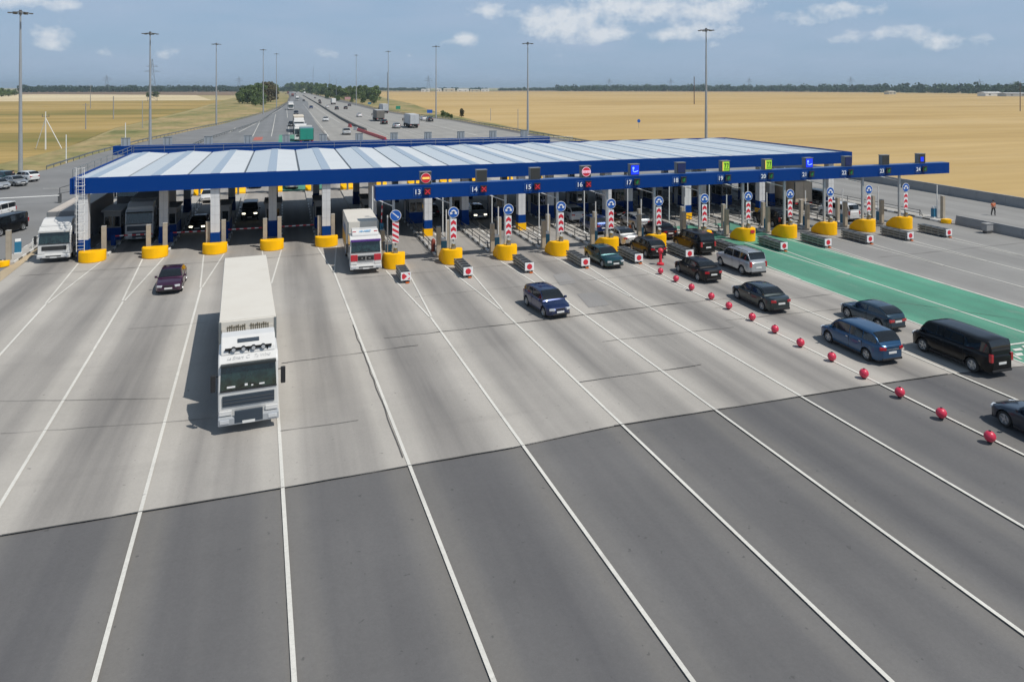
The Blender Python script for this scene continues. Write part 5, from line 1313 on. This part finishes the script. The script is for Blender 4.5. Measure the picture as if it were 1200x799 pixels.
def leaf_cloud(mb, c, r, n, s, rng, squash=.8):
    for _ in range(n):
        d = Vector((rng.gauss(0, 1), rng.gauss(0, 1), rng.gauss(0, 1))).normalized() * (rng.random() ** .38)
        p = Vector(c) + Vector((d.x * r, d.y * r, d.z * r * squash))
        u = Vector((rng.gauss(0, 1), rng.gauss(0, 1), rng.gauss(0, .6))).normalized(); v = u.orthogonal().normalized(); w = rng.uniform(.6, 1.3) * s
        q = Matrix.Rotation(rng.random() * 6.28, 3, u) @ v; q2 = u.cross(q)
        mb.add([p - q * w, p + q2 * w * .6, p + q * w, p - q2 * w * .6], [(0, 1, 2, 3)])
def make_tree(h, spread, seed, lm, name='tree', n=9, leaf=.55, per=150):
    rng = random.Random(seed); t = bpy.data.objects.new(name, None); C.objects.link(t)
    tr_ = MB(); tr_.tube((0, 0, -.5), (.2, .1, h * .4), h * .028, h * .018, 8)
    cr = MB()
    for i in range(n):
        a = rng.random() * 6.28; rr = spread * rng.uniform(.15, .72); z = h * rng.uniform(.32, .82); R = spread * rng.uniform(.34, .52) * (1.1 - .35 * z / h)
        c = (rr * math.cos(a), rr * math.sin(a), z); tr_.tube((.2, .1, h * .35), c, h * .010, h * .004, 5)
        leaf_cloud(cr, c, R, per, leaf, rng)
    leaf_cloud(cr, (0, 0, h * .85), spread * .36, per, leaf, rng); leaf_cloud(cr, (0, 0, h * .5), spread * .6, per, leaf, rng)
    leaf_cloud(cr, (0, 0, h * .2), spread * .75, per, leaf, rng, .4)
    tr_.build('trunk', M_bark, t); cr.build('crown', lm, t, fix=False); return t
T1 = [make_tree(13, 6.0, 11 + i, M_leaf if i < 3 else M_leafb, leaf=.62, per=170) for i in range(4)]
used = [False] * 4
def put_tree(i, x, y, s, label, group, cat='tree', rz=None, zs=1):
    if not used[i]: o = T1[i]; used[i] = True
    else: o = copy_tree(T1[i])
    o.location = (x, y, -.3); o.scale = (s, s, s * zs); o.rotation_euler.z = random.random() * 6 if rz is None else rz
    return tag(o, label, cat, group)
rng = random.Random(5)
LT = [(284, 121.5, .95), (290, 121, 1.15), (297, 121.5, 1.2), (304, 121, 1.35), (311, 120.5, 1.45), (317, 119.5, 1.5), (287, 117, 1.1), (294, 116, 1.3), (301, 115.5, 1.5), (309, 115, 1.6), (316, 114, 1.6), (321, 116.5, 1.3), (323, 112, 1.5), (307, 123.5, .7), (299, 124, .6)]
for i, (px, py, s) in enumerate(LT):
    x, y = G(px, py); put_tree(3 if i in (4, 5, 11) else i % 3, x, y, s * 1.12, 'leafy tree in the clump left of the highway, %s of the clump' % ORD[i], 'trees left of the highway')
RT = [(441, 118.5, 1.5), (434, 118, 1.3), (428, 117, 1.55), (422, 116.5, 1.55), (416, 117.5, 1.45), (410, 116, 1.5), (404, 117, 1.2), (398, 115.5, 1.5), (392, 115.5, 1.6), (387, 114, 1.8), (381, 113, 1.9), (376, 112.5, 1.9), (371, 111.5, 2.1), (365, 111, 2.2), (360, 110, 2.4), (354, 109.5, 2.5), (348, 108.6, 2.6), (342, 108, 2.7), (337, 107.5, 2.6), (438, 121.5, .7), (425, 121, .7), (412, 120, .6), (396, 118.5, .6), (383, 116, .8)]
for i, (px, py, s) in enumerate(RT):
    x, y = G(px, py); put_tree((i + 1) % 3, x, y, s * .9, 'leafy tree in the row right of the highway, %s of the row' % ORD[i], 'trees right of the highway')
x, y = G(174, 114); put_tree(0, x, y, 1.0, 'round bush standing below the dark pylon, left half', None, 'bush', zs=.6); x, y = G(183, 114); put_tree(1, x, y, 1.15, 'round bush standing below the dark pylon, right half', None, 'bush', zs=.6)
for i, (px, py, s) in enumerate(((2, 113.5, 1.5), (10, 113, 1.3), (17, 112, 1.2), (-6, 114, 1.6))):
    x, y = G(px, py); put_tree(2, x, y, s, 'dark bushy tree at the left edge of the horizon, %s of four' % ORD[i], 'dark trees at the left edge', zs=.75)
for px, py, s, lab in ((519, 136.5, .33, 'green bush on the right verge beside the mast'), (524, 137.5, .26, 'smaller green bush on the right verge'), (529, 138.5, .22, 'lowest green bush on the right verge')):
    x, y = G(px, py); put_tree(0, x, y, s, lab, None, 'bush', zs=.8)
x, y = G(541, 137); put_tree(3, x, y, .30, 'small brown withered bush at the edge of the stubble', None, 'bush', zs=1.2)
# far tree belts: one uncountable mass on the horizon
def belt(name, label, segs, dist, hmean, m, seed, cover=1.0):
    rng = random.Random(seed); mb = MB()
    for p0, p1 in segs:
        px = p0
        while px < p1:
            a = math.atan((px - 600) / F_PX) + YAW; D = dist(px) * rng.uniform(.96, 1.04); zc = D * math.cos(a - YAW)
            h = hmean * rng.uniform(.65, 1.3); r = h * .55
            c = (D * math.sin(a), D * math.cos(a), h * .5)
            for j in range(2):
                leaf_cloud(mb, (c[0] + rng.uniform(-r, r), c[1] + rng.uniform(-r, r), h * rng.uniform(.30, .56)), r, 46, h * .15, rng, .85)
            px += rng.uniform(.28, .6) * r * F_PX / zc / cover
    return tag(mb.build(name, m, fix=False), label, 'tree belt', kind='stuff')
belt('far_trees', 'belt of distant trees along the left horizon', [(22, 345)], lambda p: 2700, 19, M_leafd, 1)
belt('far_trees', 'belt of distant trees along the right horizon', [(655, 1215)], lambda p: 2900 if p < 900 else 2900 - (p - 900) * 3.2, 22, M_leafd, 2)
belt('far_trees', 'low distant trees behind the white sheds', [(430, 500), (515, 535), (550, 570), (585, 660)], lambda p: 3300, 13, M_leafd, 3, .7)

# ---------------------------------------------------------------- people
M_skin = mat('skin', (.42, .24, .17), .6)
def skin_body(verts, edges, radii, m, name, parent, root=0):
    me = bpy.data.meshes.new(name); me.from_pydata(verts, edges, []); o = bpy.data.objects.new(name, me); C.objects.link(o)
    sm = o.modifiers.new('skin', 'SKIN')
    if not me.skin_vertices: 
        pass
    for i, v in enumerate(me.skin_vertices[0].data if me.skin_vertices else []): v.radius = radii[i]; v.use_root = (i == root)
    sb = o.modifiers.new('sub', 'SUBSURF'); sb.levels = 2; sb.render_levels = 2
    dg = bpy.context.evaluated_depsgraph_get(); dg.update(); me2 = bpy.data.meshes.new_from_object(o.evaluated_get(dg))
    bpy.data.objects.remove(o)
    me2.materials.clear(); me2.materials.append(m)
    me2.polygons.foreach_set('use_smooth', [True] * len(me2.polygons))
    q = bpy.data.objects.new(name, me2); C.objects.link(q); q.parent = parent; return q
def person(loc, rz, label, vest, legs, step=.14):
    t = thing('person', label, 'person', loc, rz)
    V = [(0, 0, .94), (0, 0, 1.16), (0, 0, 1.40), (0, 0, 1.50), (0, .01, 1.60), (0, .015, 1.70),
         (-.09, 0, .90), (-.11, step, .50), (-.11, step * .7, .08), (-.11, step * .7 + .14, .04), (.09, 0, .90), (.11, -step * .4, .50), (.11, -step * 1.4, .09), (.11, -step * 1.4 + .14, .04),
         (-.19, 0, 1.40), (-.25, -.04, 1.14), (-.24, .08, .90), (-.24, .12, .82), (.19, 0, 1.40), (.25, .02, 1.14), (.24, .14, .92), (.24, .18, .84)]
    E_ = [(0, 1), (1, 2), (2, 3), (3, 4), (4, 5), (0, 6), (6, 7), (7, 8), (8, 9), (0, 10), (10, 11), (11, 12), (12, 13), (2, 14), (14, 15), (15, 16), (16, 17), (2, 18), (18, 19), (19, 20), (20, 21)]
    Rr = [(.13, .10), (.12, .09), (.14, .10), (.05, .05), (.085, .095), (.075, .085), (.08, .08), (.055, .055), (.038, .04), (.03, .03), (.08, .08), (.055, .055), (.038, .04), (.03, .03), (.055, .055), (.04, .04), (.03, .03), (.028, .032), (.055, .055), (.04, .04), (.03, .03), (.028, .032)]
    skin_body(V, E_, Rr, M_skin, 'body', t)
    g = lambda ids, ex, es: ([V[i] for i in ids], es, [(Rr[i][0] + ex, Rr[i][1] + ex) for i in ids])
    v, e, r = g([0, 6, 7, 8, 10, 11, 12], .022, [(0, 1), (1, 2), (2, 3), (0, 4), (4, 5), (5, 6)]); skin_body(v, e, r, legs, 'trousers', t)
    v, e, r = g([0, 1, 2, 14, 15, 18, 19], .028, [(0, 1), (1, 2), (2, 3), (3, 4), (2, 5), (5, 6)]); skin_body(v, e, r, vest, 'vest', t)
    v, e, r = g([8, 9], .022, [(0, 1)]); skin_body(v, e, r, M_black, 'shoe', t); v, e, r = g([12, 13], .022, [(0, 1)]); skin_body(v, e, r, M_black, 'shoe', t)
    mb = MB(); mb.lathe([(.10, 1.66), (.105, 1.70), (.09, 1.76), (.05, 1.80), (.01, 1.81)], 14, M=Matrix.Translation((0, .012, 0))); mb.build('hair', mat('dark_hair', (.03, .02, .015), .8), t, smooth=60)
    return t
person((*G(1164, 252.5), 0), PI * .9, 'worker in an orange vest and dark trousers walking on the outer road', mat('orange_vest', (.72, .20, .09), .7), mat('dark_trousers', (.03, .03, .035), .8))
person((*G(15.5, 213), 0), 1.0, 'small dark figure standing behind the parked cars', mat('dark_jacket', (.03, .03, .04), .8), mat('dark_trousers', (.03, .03, .035), .8), .04)

# ---------------------------------------------------------------- air
mb = MB(); mb.box(0, 8800, -1.5, 33200, 19000, 92)
hz = mb.build('haze', None); hm = bpy.data.materials.new('haze_air'); hm.use_nodes = True; hn = hm.node_tree
hn.nodes.remove(hn.nodes['Principled BSDF']); pv = hn.nodes.new('ShaderNodeVolumePrincipled')
pv.inputs['Color'].default_value = (.72, .88, 1.0, 1); pv.inputs['Density'].default_value = .00010; pv.inputs['Anisotropy'].default_value = .2
hn.links.new(pv.outputs[0], hn.nodes['Material Output'].inputs['Volume']); hz.data.materials.clear(); hz.data.materials.append(hm)
tag(hz, 'thin summer haze over the whole plain', 'haze', kind='stuff')
